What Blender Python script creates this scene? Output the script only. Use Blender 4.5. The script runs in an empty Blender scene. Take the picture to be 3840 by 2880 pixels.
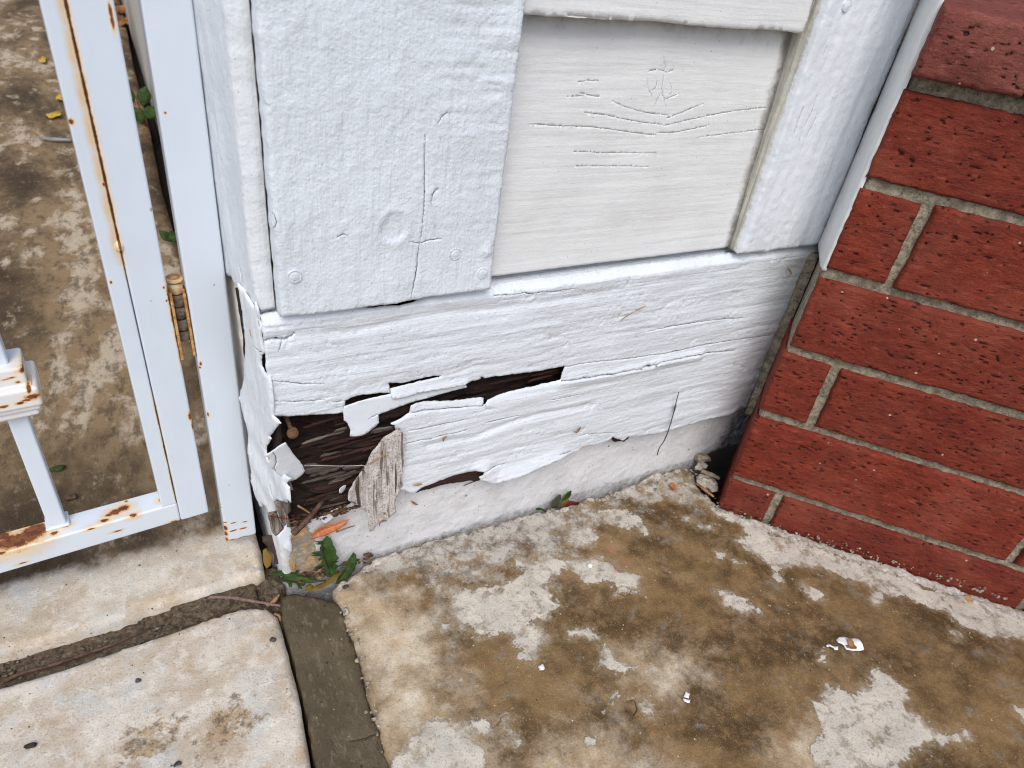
import bpy, bmesh, math, random
import numpy as np
from mathutils import Vector, Matrix, Euler
from mathutils.geometry import delaunay_2d_cdt

S = bpy.context.scene
COL = S.collection
RAD = math.radians

# ------------------------------------------------------------------ camera
cd = bpy.data.cameras.new('camera'); cam = bpy.data.objects.new('camera', cd); COL.objects.link(cam)
cam.location = (0, 0, 0.45); cam.rotation_euler = (RAD(54.006), RAD(-7.261), RAD(-27.359))
cd.sensor_width = 36; cd.lens = 24.33; cd.clip_start = 0.01; cd.clip_end = 300
cd.dof.use_dof = True; cd.dof.focus_distance = 0.50; cd.dof.aperture_fstop = 13
S.camera = cam

# ------------------------------------------------------------------ daylight (bright overcast)
SUN_EL, SUN_AZ = RAD(52), RAD(205)          # azimuth measured clockwise from +Y: behind the camera, a little left
w = bpy.data.worlds.new('World'); S.world = w; w.use_nodes = True
wn = w.node_tree.nodes; bg = wn['Background']
sky = wn.new('ShaderNodeTexSky'); sky.sky_type = 'NISHITA'; sky.sun_disc = False
sky.sun_elevation = SUN_EL; sky.sun_rotation = SUN_AZ; sky.air_density = 1.0; sky.dust_density = 3.0; sky.ozone_density = 1.0
w.node_tree.links.new(sky.outputs[0], bg.inputs[0]); bg.inputs[1].default_value = 0.135
sd = bpy.data.lights.new('sun', 'SUN'); sd.energy = 1.25; sd.angle = RAD(32); sd.color = (1, .98, .95)
sun = bpy.data.objects.new('sun', sd); COL.objects.link(sun)
sv = Vector((math.sin(SUN_AZ)*math.cos(SUN_EL), math.cos(SUN_AZ)*math.cos(SUN_EL), math.sin(SUN_EL)))
sun.rotation_euler = sv.to_track_quat('Z', 'Y').to_euler(); sun.location = sv*5
S.view_settings.view_transform = 'Standard'; S.view_settings.look = 'None'
S.cycles.use_denoising = True; S.cycles.pixel_filter_type = 'BLACKMAN_HARRIS'; S.cycles.filter_width = 1.1
S.view_settings.exposure = 0.27; S.view_settings.gamma = 1.0; S.view_settings.use_curve_mapping = False

# ------------------------------------------------------------------ noise
def _h(ix, iy, s):
    n = (ix*374761393 + iy*668265263 + s*974634773) & 0x7fffffff
    n = ((n ^ (n >> 13))*1274126177) & 0x7fffffff
    return ((n ^ (n >> 16)) & 0xffff)/32767.5 - 1
def vn(x, y, s=0):
    x = np.asarray(x, float); y = np.asarray(y, float)
    ix = np.floor(x).astype(np.int64); iy = np.floor(y).astype(np.int64)
    fx = x-ix; fy = y-iy
    fx = fx*fx*(3-2*fx); fy = fy*fy*(3-2*fy)
    a = _h(ix, iy, s); b = _h(ix+1, iy, s); c = _h(ix, iy+1, s); d = _h(ix+1, iy+1, s)
    return (a*(1-fx)+b*fx)*(1-fy) + (c*(1-fx)+d*fx)*fy
def fbm(x, y, s=0, o=4, g=.5):
    t = 0; a = 1; tot = 0
    for k in range(o):
        t = t + a*vn(x*2**k+17.3*k, y*2**k-9.1*k, s+k); tot += a; a *= g
    return t/tot
def sst(a, b, x):
    t = np.clip((x-a)/(b-a), 0, 1); return t*t*(3-2*t)

# ------------------------------------------------------------------ polygon tools
def inside(px, py, poly):
    P = np.asarray(poly, float); Q = np.roll(P, -1, 0); r = np.zeros(len(px), bool)
    for (x1, y1), (x2, y2) in zip(P, Q):
        if y1 == y2: continue
        c = ((y1 > py) != (y2 > py)) & (px < (x2-x1)*(py-y1)/(y2-y1)+x1); r ^= c
    return r
def dist(px, py, poly, closed=True):
    P = np.asarray(poly, float); Q = np.roll(P, -1, 0)
    if not closed: P, Q = P[:-1], Q[:-1]
    d = np.full(len(px), 1e9)
    for (x1, y1), (x2, y2) in zip(P, Q):
        dx, dy = x2-x1, y2-y1; L = dx*dx+dy*dy+1e-18
        t = np.clip(((px-x1)*dx+(py-y1)*dy)/L, 0, 1)
        d = np.minimum(d, (px-x1-t*dx)**2+(py-y1-t*dy)**2)
    return np.sqrt(d)
def sdf(px, py, polys):
    r = np.full(len(px), -1.0)
    for p in polys:
        d = dist(px, py, p); r = np.maximum(r, np.where(inside(px, py, p), d, -d))
    return r
def resample(poly, step, rag=0, seed=0, closed=True):
    out = []; P = list(poly); n = len(P); acc = 0
    for i in range(n if closed else n-1):
        a = np.array(P[i], float); b = np.array(P[(i+1) % n], float); L = np.hypot(*(b-a))
        k = max(1, int(math.ceil(L/step))); nn = np.array([-(b-a)[1], (b-a)[0]])/(L+1e-12)
        for j in range(k):
            p = a+(b-a)*j/k
            if rag and j: p = p + nn*rag*float(fbm(np.array([(acc+L*j/k)/(step*2.5)]), np.array([seed*3.7]), seed, 3)[0])
            out.append((p[0], p[1]))
        acc += L
    if not closed: out.append(tuple(P[-1]))
    return out

# ------------------------------------------------------------------ frames: (u, v, height above the face) -> world
def WALL(Y): return lambda u, v, h: np.stack([u, Y-h+0*u, v], 1)
def SIDING(Y, z0, lean): return lambda u, v, h: np.stack([u, Y+lean*(v-z0)-h, v], 1)
def GND(Z): return lambda u, v, h: np.stack([u, v, Z+h+0*u], 1)
def VERT(x0, y0, a):
    c, s = math.cos(RAD(a)), math.sin(RAD(a))
    return lambda u, v, h: np.stack([x0+c*u+s*h, y0+s*u-c*h, v+0*u], 1)
def PLANE(p0, u_, v_):
    p0 = np.array(p0, float); a = np.array(u_, float); b = np.array(v_, float); a /= np.linalg.norm(a); b = b-a*(a@b); b /= np.linalg.norm(b); n = np.cross(a, b)
    return lambda u, v, h: p0+np.outer(u, a)+np.outer(v, b)+np.outer(h, n)
BP = (0.43767, 0.29444); R2 = math.sqrt(.5); TILT = -.027
def BRK(u, v, h):
    u = u+.125*np.clip(-h, 0, .1)*np.clip(1-u/.035, 0, 1)               # end faces of the corner bricks are splayed
    return np.stack([BP[0]+R2*u-R2*h, BP[1]-R2*u-R2*h, v+TILT*u], 1)

# ------------------------------------------------------------------ objects
def link(name, me, m, parent=None, kind=None, smooth=True):
    o = bpy.data.objects.new(name, me); COL.objects.link(o)
    if m:
        for q in (m if isinstance(m, (list, tuple)) else [m]): me.materials.append(q)
    if smooth and len(me.polygons): me.polygons.foreach_set('use_smooth', np.ones(len(me.polygons), bool))
    if parent: adopt(o, parent)
    if kind: o['kind'] = kind
    return o
WM = {}
def adopt(o, p):
    o.parent = p; o.matrix_parent_inverse = Matrix.Translation(WM.get(p.name, Vector((0, 0, 0)))).inverted()
def thing(name, label, cat, loc, group=None):
    o = bpy.data.objects.new(name, None); COL.objects.link(o); o.location = loc; o.empty_display_size = .02
    WM[o.name] = Vector(loc); return tag(o, label, cat, group)
def tag(o, label, cat, group=None, kind=None):
    o['label'] = label; o['category'] = cat
    if group: o['group'] = group
    if kind: o['kind'] = kind
    return o
def mk(name, V, F, mats, parent=None, attrs=None, smooth=True, kind=None, origin=None):
    V = np.asarray(V, float)
    if origin is not None: V = V-np.array(origin)
    me = bpy.data.meshes.new(name); me.from_pydata(V.tolist(), [], F if isinstance(F, list) else F.tolist()); me.update()
    for k, a in (attrs or {}).items():
        me.attributes.new(k, 'FLOAT', 'POINT').data.foreach_set('value', np.asarray(a, np.float32))
    o = link(name, me, mats, parent, kind, smooth)
    if origin is not None: o.location = origin
    return o

def plate(name, poly, fr, step, mat, parent=None, r=0, relief=None, depth=.002, holes=(), cracks=(), rag=0, attrs=None, pts=None, seed=1, kind=None, bstep=None, origin=None, taper=0):
    """A sheet cut to an outline: ragged rim, rounded arris r, relief(u,v), cracks pressed in as grooves, side walls down to -depth."""
    rng = np.random.default_rng(seed); bstep = bstep or step
    loops = [resample(poly, bstep, rag, seed)] + [resample(h, bstep, rag, seed+7+i) for i, h in enumerate(holes)]
    P = np.array(poly, float); lo, hi = P.min(0), P.max(0)
    if pts is None:
        nx = int((hi[0]-lo[0])/step)+2; ny = int((hi[1]-lo[1])/(step*.866))+2
        gx, gy = np.meshgrid(np.arange(nx), np.arange(ny)); gx = gx+.5*(gy % 2)
        pts = np.stack([lo[0]+gx.ravel()*step, lo[1]+gy.ravel()*step*.866], 1)
        pts += rng.uniform(-.18, .18, pts.shape)*step
    pts = np.asarray(pts, float)
    k = inside(pts[:, 0], pts[:, 1], loops[0]); pts = pts[k]
    if len(pts): pts = pts[dist(pts[:, 0], pts[:, 1], loops[0]) > .4*bstep]
    for h in loops[1:]:
        if len(pts): pts = pts[~inside(pts[:, 0], pts[:, 1], h) & (dist(pts[:, 0], pts[:, 1], h) > .4*bstep)]
    extra = []
    for pl, wd, dp in cracks:
        c = np.array(resample(pl, .0014, wd*.9, seed+int(1e5*pl[0][0]) % 97, False))
        if len(c) < 2: continue
        t = np.gradient(c, axis=0); t /= np.linalg.norm(t, axis=1)[:, None]+1e-12; n = np.stack([-t[:, 1], t[:, 0]], 1)
        ww = wd*np.sin(np.linspace(.25, math.pi-.25, len(c)))[:, None]
        if len(pts): pts = pts[dist(pts[:, 0], pts[:, 1], c, False) > 1.5*wd]
        extra += [(c, 1, dp), (c+n*ww, 0, 0), (c-n*ww, 0, 0)]
    tags = [np.zeros((len(pts), 2))]; allp = [pts]
    for c, a, dp in extra:
        k = inside(c[:, 0], c[:, 1], loops[0])
        for h in loops[1:]: k &= ~inside(c[:, 0], c[:, 1], h)
        c = c[k]; allp.append(c); tags.append(np.tile([a, dp], (len(c), 1)))
    ip = np.concatenate(allp); tg = np.concatenate(tags)
    verts = []; edges = []
    for L in loops:
        b = len(verts); verts += [Vector(p) for p in L]; edges += [(b+i, b+(i+1) % len(L)) for i in range(len(L))]
    nb = len(verts); verts += [Vector(p) for p in ip.tolist()]
    res = delaunay_2d_cdt(verts, edges, [], 0, 1e-7)
    V2 = np.array([(v.x, v.y) for v in res[0]]); F = np.array(res[2], int); orig = res[3]
    cr = np.zeros(len(V2)); dp = np.zeros(len(V2))
    for i, og in enumerate(orig):
        for q in og:
            if q >= nb: cr[i] = max(cr[i], tg[q-nb, 0]); dp[i] = max(dp[i], tg[q-nb, 1])
    C = V2[F].mean(1); k = inside(C[:, 0], C[:, 1], loops[0])
    for h in loops[1:]: k &= ~inside(C[:, 0], C[:, 1], h)
    F = F[k]
    a = V2[F[:, 1]]-V2[F[:, 0]]; b = V2[F[:, 2]]-V2[F[:, 0]]; area = a[:, 0]*b[:, 1]-a[:, 1]*b[:, 0]
    F = F[np.abs(area) > 1e-13]; area = area[np.abs(area) > 1e-13]; F[area < 0] = F[area < 0][:, ::-1]
    u, v = V2[:, 0], V2[:, 1]; hgt = np.zeros(len(u))
    if r:
        d = dist(u, v, loops[0])
        for h in loops[1:]: d = np.minimum(d, dist(u, v, h))
        t = np.clip(1-d/r, 0, 1); hgt -= r*(1-np.sqrt(np.clip(1-t*t, 0, 1)))
    if relief is not None: hgt = hgt+relief(u, v)
    hgt = hgt-dp
    E = np.concatenate([F[:, [0, 1]], F[:, [1, 2]], F[:, [2, 0]]]); key = {}
    for x, y in E.tolist():
        q = (min(x, y), max(x, y))
        if q in key: key[q] = None
        else: key[q] = (x, y)
    be = [e for e in key.values() if e]
    X = fr(u, v, hgt); A = {'crack': cr, 'rim_side': np.zeros(len(u))}
    for nme, fn in (attrs or {}).items(): A[nme] = fn(u, v)
    F = F.tolist()
    if depth:
        bi = sorted({x for e in be for x in e}); mp = {x: len(u)+i for i, x in enumerate(bi)}
        Xb = fr(u[bi], v[bi], hgt[bi]*(1 if relief is not None and depth < .004 else 0)-depth); X = np.concatenate([X, Xb])
        for x, y in be: F.append([y, x, mp[x], mp[y]])
        A = {q: np.concatenate([z, z[bi] if q != 'rim_side' else np.ones(len(bi))]) for q, z in A.items()}
    used = np.zeros(len(X), bool); used[np.concatenate([np.array(f) for f in F])] = True
    rm = np.cumsum(used)-1; X = X[used]; F = [[int(rm[i]) for i in f] for f in F]
    A = {q: z[used] for q, z in A.items()}
    return mk(name, X, F, mat, parent, A, kind=kind, origin=origin)

def rbox(name, fr, u0, u1, v0, v1, h0, h1, bev, mat, parent=None, seg=2, cut=0, bend=None, origin=None):
    bm = bmesh.new()
    vs = [bm.verts.new(p) for p in ((u0, v0, h0), (u1, v0, h0), (u1, v1, h0), (u0, v1, h0), (u0, v0, h1), (u1, v0, h1), (u1, v1, h1), (u0, v1, h1))]
    for f in ((3, 2, 1, 0), (4, 5, 6, 7), (0, 1, 5, 4), (1, 2, 6, 5), (2, 3, 7, 6), (3, 0, 4, 7)): bm.faces.new([vs[i] for i in f])
    if bev: bmesh.ops.bevel(bm, geom=bm.edges[:], offset=bev, segments=seg, affect='EDGES', profile=.5)
    if cut: bmesh.ops.subdivide_edges(bm, edges=[e for e in bm.edges if e.calc_length() > cut], cuts=6, use_grid_fill=True)
    L = np.array([v.co[:] for v in bm.verts]); bm.verts.index_update()
    if bend: L = bend(L)
    X = fr(L[:, 0], L[:, 1], L[:, 2]); F = [[v.index for v in f.verts] for f in bm.faces]; bm.free()
    return mk(name, X, F, mat, parent, smooth=False, origin=origin)

def tube(name, path, rad, mat, parent=None, n=7, origin=None, lump=0, seed=0):
    P = np.array(path, float); k = len(P); rad = np.interp(np.linspace(0, 1, k), np.linspace(0, 1, len(rad)), rad) if hasattr(rad, '__len__') else np.full(k, rad)
    T = np.gradient(P, axis=0); T /= np.linalg.norm(T, axis=1)[:, None]+1e-12
    up = np.array([.3, .2, .93]); V = []; F = []
    for i in range(k):
        a = np.cross(T[i], up); a /= np.linalg.norm(a)+1e-12; b = np.cross(T[i], a)
        for j in range(n):
            t = 2*math.pi*j/n; q = rad[i]*(1+lump*float(vn(np.array([i*.7+seed]), np.array([j*1.3]), 5)[0]))
            V.append(P[i]+q*(a*math.cos(t)+b*math.sin(t)))
    for i in range(k-1):
        for j in range(n): F.append([i*n+j, i*n+(j+1) % n, (i+1)*n+(j+1) % n, (i+1)*n+j])
    F.append(list(range(n))[::-1]); F.append([(k-1)*n+j for j in range(n)])
    return mk(name, V, F, mat, parent, origin=origin)
def spline(pts, n=16):
    P = np.array(pts, float); t = np.linspace(0, len(P)-1, n); out = []
    for x in t:
        i = min(int(x), len(P)-2); f = x-i
        p0, p1, p2, p3 = P[max(i-1, 0)], P[i], P[i+1], P[min(i+2, len(P)-1)]
        out.append(.5*(2*p1+(p2-p0)*f+(2*p0-5*p1+4*p2-p3)*f*f+(3*p1-p0-3*p2+p3)*f**3))
    return np.array(out)
def lathe(name, prof, fr, cu, cv, mat, parent=None, n=20):
    V = []; F = []; k = len(prof)
    for r_, h in prof:
        for j in range(n):
            t = 2*math.pi*j/n; V.append((cu+r_*math.cos(t), cv+r_*math.sin(t), h))
    for i in range(k-1):
        for j in range(n): F.append([i*n+j, i*n+(j+1) % n, (i+1)*n+(j+1) % n, (i+1)*n+j])
    F.append([(k-1)*n+j for j in range(n)])
    L = np.array(V); return mk(name, fr(L[:, 0], L[:, 1], L[:, 2]), F, mat, parent)
def rock_mesh(c, s, seed, sub=2, rough=.25):
    bm = bmesh.new(); bmesh.ops.create_icosphere(bm, subdivisions=sub, radius=1); L = np.array([v.co[:] for v in bm.verts]); bm.verts.index_update()
    F = [[v.index for v in f.verts] for f in bm.faces]; bm.free()
    d = 1+rough*(vn(L[:, 0]*1.3+seed, L[:, 1]*1.3+L[:, 2]*1.7, seed)+.6*vn(L[:, 0]*3+seed, L[:, 1]*3-L[:, 2]*2.6, seed+1))
    L = L*d[:, None]; L = np.sign(L)*np.abs(L)**.85
    return L*np.array(s)+np.array(c), F

# ------------------------------------------------------------------ materials
class NB:
    def __init__(s, name, rough=.6, spec=.5):
        s.m = bpy.data.materials.new(name); s.m.use_nodes = True; s.t = s.m.node_tree; s.b = s.t.nodes['Principled BSDF']
        s.b.inputs['Roughness'].default_value = rough; s.b.inputs['Specular IOR Level'].default_value = spec
        s.pos = s.t.nodes.new('ShaderNodeNewGeometry').outputs['Position']
    def put(s, inp, v):
        if isinstance(v, bpy.types.NodeSocket): s.t.links.new(v, inp)
        elif v is not None:
            if inp.type == 'RGBA' and len(v) == 3: v = (*v, 1)
            inp.default_value = v
    def sc(s, v, off=(0, 0, 0), rot=(0, 0, 0), vec=None):
        if any(rot):
            r_ = s.t.nodes.new('ShaderNodeMapping'); s.put(r_.inputs[0], vec or s.pos); r_.inputs[2].default_value = rot; vec = r_.outputs[0]
        n = s.t.nodes.new('ShaderNodeMapping'); s.put(n.inputs[0], vec or s.pos); n.inputs[1].default_value = off
        n.inputs[3].default_value = v if hasattr(v, '__len__') else (v, v, v); return n.outputs[0]
    def noise(s, v, det=3, rough=.55, dist=0, off=(0, 0, 0), rot=(0, 0, 0), vec=None):
        n = s.t.nodes.new('ShaderNodeTexNoise'); s.put(n.inputs['Vector'], s.sc(v, off, rot, vec)); n.inputs['Scale'].default_value = 1
        n.inputs['Detail'].default_value = det; n.inputs['Roughness'].default_value = rough; n.inputs['Distortion'].default_value = dist; return n.outputs[0]
    def voro(s, v, feat='F1', out='Distance', off=(0, 0, 0), rnd=1, rot=(0, 0, 0)):
        n = s.t.nodes.new('ShaderNodeTexVoronoi'); n.feature = feat; s.put(n.inputs['Vector'], s.sc(v, off, rot)); n.inputs['Scale'].default_value = 1
        n.inputs['Randomness'].default_value = rnd; return n.outputs[out] if out else n
    def ma(s, op, a, b=None, c=None, clamp=False):
        n = s.t.nodes.new('ShaderNodeMath'); n.operation = op; n.use_clamp = clamp; s.put(n.inputs[0], a)
        if b is not None: s.put(n.inputs[1], b)
        if c is not None: s.put(n.inputs[2], c)
        return n.outputs[0]
    def st(s, x, a, b, o0=0, o1=1):
        n = s.t.nodes.new('ShaderNodeMapRange'); n.interpolation_type = 'SMOOTHSTEP'; s.put(n.inputs[0], x)
        for i, q in enumerate((a, b, o0, o1)): n.inputs[i+1].default_value = q
        return n.outputs[0]
    def mix(s, f, a, b, mode='MIX'):
        n = s.t.nodes.new('ShaderNodeMix'); n.data_type = 'RGBA'; n.blend_type = mode
        s.put(n.inputs[0], f); s.put(n.inputs[6], a); s.put(n.inputs[7], b); return n.outputs[2]
    def attr(s, nme):
        n = s.t.nodes.new('ShaderNodeAttribute'); n.attribute_name = nme; return n.outputs['Fac']
    def bump(s, h, d, strength=1, prev=None):
        n = s.t.nodes.new('ShaderNodeBump'); n.inputs['Strength'].default_value = strength; n.inputs['Distance'].default_value = d
        s.put(n.inputs['Height'], h)
        if prev: s.t.links.new(prev, n.inputs['Normal'])
        return n.outputs[0]
    def blobs(s, L):
        """soft field of worn places: max over spots of 1 - |(p-c)/r|"""
        f = None
        for c, r in L:
            a = s.t.nodes.new('ShaderNodeVectorMath'); a.operation = 'SUBTRACT'; s.put(a.inputs[0], s.pos); a.inputs[1].default_value = c
            b = s.t.nodes.new('ShaderNodeVectorMath'); b.operation = 'DIVIDE'; s.t.links.new(a.outputs[0], b.inputs[0]); b.inputs[1].default_value = r
            l = s.t.nodes.new('ShaderNodeVectorMath'); l.operation = 'LENGTH'; s.t.links.new(b.outputs[0], l.inputs[0])
            q = s.ma('SUBTRACT', 1.0, l.outputs['Value']); f = q if f is None else s.ma('MAXIMUM', f, q)
        return f
    def done(s, col=None, normal=None, rough=None):
        if col is not None: s.put(s.b.inputs['Base Color'], col)
        if normal is not None: s.put(s.b.inputs['Normal'], normal)
        if rough is not None: s.put(s.b.inputs['Roughness'], rough)
        return s.m

def white_paint(name, grain='x', base=(.80, .81, .82), lumps=1.0, lines=.5, dirt=.35, rough=.34, side=None, ckcol=(.045, .035, .028)):
    n = NB(name, rough, .4)
    g = {'x': (22, 500, 420), 'z': (420, 500, 22), 'n': (300, 300, 300)}[grain]
    g2 = {'x': (9, 160, 160), 'z': (160, 160, 9), 'n': (90, 90, 90)}[grain]
    gr = n.noise(g, 4, .6); lp = n.noise(520, 3, .6); lp2 = n.noise(190, 3, .55, off=(3, 1, 7)); gl = n.noise(g2, 5, .6, .3)
    b = n.bump(lp2, .0005*lumps, 1); b = n.bump(lp, .0004*lumps, 1, b); b = n.bump(gr, .0004*lines, 1, b); b = n.bump(gl, .0008*lines, 1, b)
    # hairline checks along the grain
    iso = n.ma('ABSOLUTE', n.ma('SUBTRACT', n.noise({'x': (14, 130, 130), 'z': (130, 130, 14), 'n': (40, 40, 40)}[grain], 2, .5, .2, off=(5, 5, 5)), .5))
    hair = n.ma('MULTIPLY', n.st(iso, .0, .006, 1, 0), n.st(n.noise(38, 2, off=(9, 2, 4)), .56, .66))
    ck = n.attr('crack'); ckm = n.st(n.ma('ADD', ck, n.ma('MULTIPLY', n.ma('SUBTRACT', n.noise(600, 2), .5), .35)), .32, .62)
    blot = n.noise(26, 4, .6, off=(1, 8, 3))
    c = n.mix(n.st(blot, .38, .72), base, tuple(q*.93 for q in base))
    c = n.mix(n.ma('MULTIPLY', n.st(n.noise(70, 5, .65, off=(4, 4, 1)), .6, .8), dirt), c, (.55, .52, .46))
    sp = n.voro(420); spc = n.voro(420, out='Color'); sx = n.t.nodes.new('ShaderNodeSeparateColor'); n.t.links.new(spc, sx.inputs[0])
    spk = n.ma('MULTIPLY', n.st(sp, .10, .17, 1, 0), n.ma('GREATER_THAN', sx.outputs[0], .955))
    c = n.mix(n.ma('MULTIPLY', spk, .7), c, (.12, .10, .08))
    c = n.mix(n.ma('MULTIPLY', hair, .30*lines+.05), c, (.22, .20, .17))
    if side: c = n.mix(n.st(n.ma('ADD', n.attr('rim_side'), n.ma('MULTIPLY', n.ma('SUBTRACT', n.noise(240, 4, .7), .5), .5)), .12, .3), c, n.mix(n.st(n.noise((300, 300, 14), 4, .65), .4, .62), side, tuple(q*.62 for q in side)))
    c = n.mix(n.ma('MULTIPLY', n.st(n.ma('ADD', n.attr('crease'), n.ma('MULTIPLY', n.ma('SUBTRACT', n.noise(120, 3), .5), .8)), .55, 1.0), .40), c, (.36, .34, .31))
    gm = n.attr('grime_shade'); gk = n.st(n.ma('ADD', gm, n.ma('MULTIPLY', n.ma('SUBTRACT', n.noise(150, 5, .72), .5), .75)), .12, .85)
    c = n.mix(n.ma('MULTIPLY', gk, .9), c, (.10, .088, .07))  # dark tint: real grime, and on the siding painted shade as well
    c = n.mix(ckm, c, ckcol)
    return n.done(c, b)

M = {}
M['post'] = white_paint('white paint rough sawn', 'z', (.735, .80, .86), 1.3, .9, .2)
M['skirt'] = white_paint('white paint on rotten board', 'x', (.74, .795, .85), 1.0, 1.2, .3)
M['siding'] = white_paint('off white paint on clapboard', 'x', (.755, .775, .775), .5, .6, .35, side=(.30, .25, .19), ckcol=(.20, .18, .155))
M['trim'] = white_paint('white paint on trim', 'z', (.75, .795, .85), .75, .5, .15, side=(.60, .59, .52))
M['return'] = white_paint('white paint on return', 'z', (.745, .795, .835), 1.0, .9, .12)
M['cream'] = white_paint('cream paint', 'z', (.72, .70, .65), .6, .7, .4)
M['flap'] = white_paint('thin peeled paint', 'x', (.75, .81, .865), .4, .25, .1, .38)

def mat_foundation():
    n = NB('white painted concrete', .7, .3)
    b = n.bump(n.noise(700, 4, .65), .0006); b = n.bump(n.noise(120, 3), .0012, 1, b)
    c = n.mix(n.st(n.noise(40, 4), .4, .7), (.73, .74, .76), (.62, .625, .635))
    for sc_, th, off in ((300, .90, 0), (560, .88, 3), (150, .97, 7)):
        d = n.voro(sc_, off=(off, off, off)); cc = n.voro(sc_, out='Color', off=(off, off, off)); sx = n.t.nodes.new('ShaderNodeSeparateColor'); n.t.links.new(cc, sx.inputs[0])
        c = n.mix(n.ma('MULTIPLY', n.ma('MULTIPLY', n.st(d, .12, .26, 1, 0), n.ma('GREATER_THAN', sx.outputs[0], th)), .75), c, (.13, .115, .10))
    e = n.ma('ADD', n.attr('bare'), n.ma('MULTIPLY', n.ma('SUBTRACT', n.noise(170, 5, .65), .5), .014))
    bm_ = n.st(e, -.0006, .0006)
    bare = n.mix(n.st(n.noise(85, 5, .65, off=(2, 2, 2)), .4, .62), (.52, .34, .17), (.30, .27, .22))
    bare = n.mix(n.st(n.noise(330, 4, .7), .5, .72), bare, (.60, .52, .42))
    bare = n.mix(n.st(n.noise(420, 3, .7, off=(6, 1, 1)), .6, .72), bare, (.10, .075, .05))
    c = n.mix(bm_, c, bare)
    gk = n.st(n.ma('ADD', n.attr('grime_shade'), n.ma('MULTIPLY', n.ma('SUBTRACT', n.noise(190, 5, .72), .5), 1.0)), .18, .85)
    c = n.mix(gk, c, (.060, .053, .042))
    return n.done(c, b)
M['found'] = mat_foundation()

def mat_gate(name, spots, lines=(), chips=.965, amp=1.0, base=(.665, .745, .83)):
    n = NB(name, .27, .5)
    b = n.bump(n.noise((60, 60, 20), 2), .0005)
    c = n.mix(n.st(n.noise(18, 3), .35, .7), base, tuple(q*.96 for q in base))
    d = n.voro((230, 230, 160)); cc = n.voro((230, 230, 160), out='Color'); sx = n.t.nodes.new('ShaderNodeSeparateColor'); n.t.links.new(cc, sx.inputs[0])
    chip = n.ma('MULTIPLY', n.st(d, .16, .22, 1, 0), n.ma('GREATER_THAN', sx.outputs[0], chips))
    chip = n.ma('MULTIPLY', chip, n.st(n.noise(25, 2, off=(3, 3, 3)), .45, .6))
    c = n.mix(n.ma('MULTIPLY', chip, .8), c, (.20, .18, .17))
    rr = None
    if lines:
        g_ = n.ma('ADD', n.blobs(lines), n.ma('MULTIPLY', n.ma('SUBTRACT', n.noise(160, 4, .6), .5), .5)); c = n.mix(n.ma('MULTIPLY', n.st(g_, .15, 1.0), .85), c, (.72, .47, .20))
    if spots:
        f = n.blobs(list(spots))
        e = n.ma('ADD', f, n.ma('MULTIPLY', n.ma('SUBTRACT', n.noise(420, 5, .75), .5), amp))
        halo = n.st(e, -.55, .45); core = n.st(e, .42, .56)
        c = n.mix(n.ma('MULTIPLY', halo, .75), c, (.80, .66, .45))
        c = n.mix(n.st(e, .12, .5), c, n.mix(n.noise(600, 3), (.55, .22, .05), (.75, .50, .22)))
        c = n.mix(core, c, n.mix(n.st(n.noise(350, 4), .4, .6), (.12, .035, .012), (.22, .075, .025)))
        rr = n.ma('ADD', .27, n.ma('MULTIPLY', core, .5))
    return n.done(c, b, rr)

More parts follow.
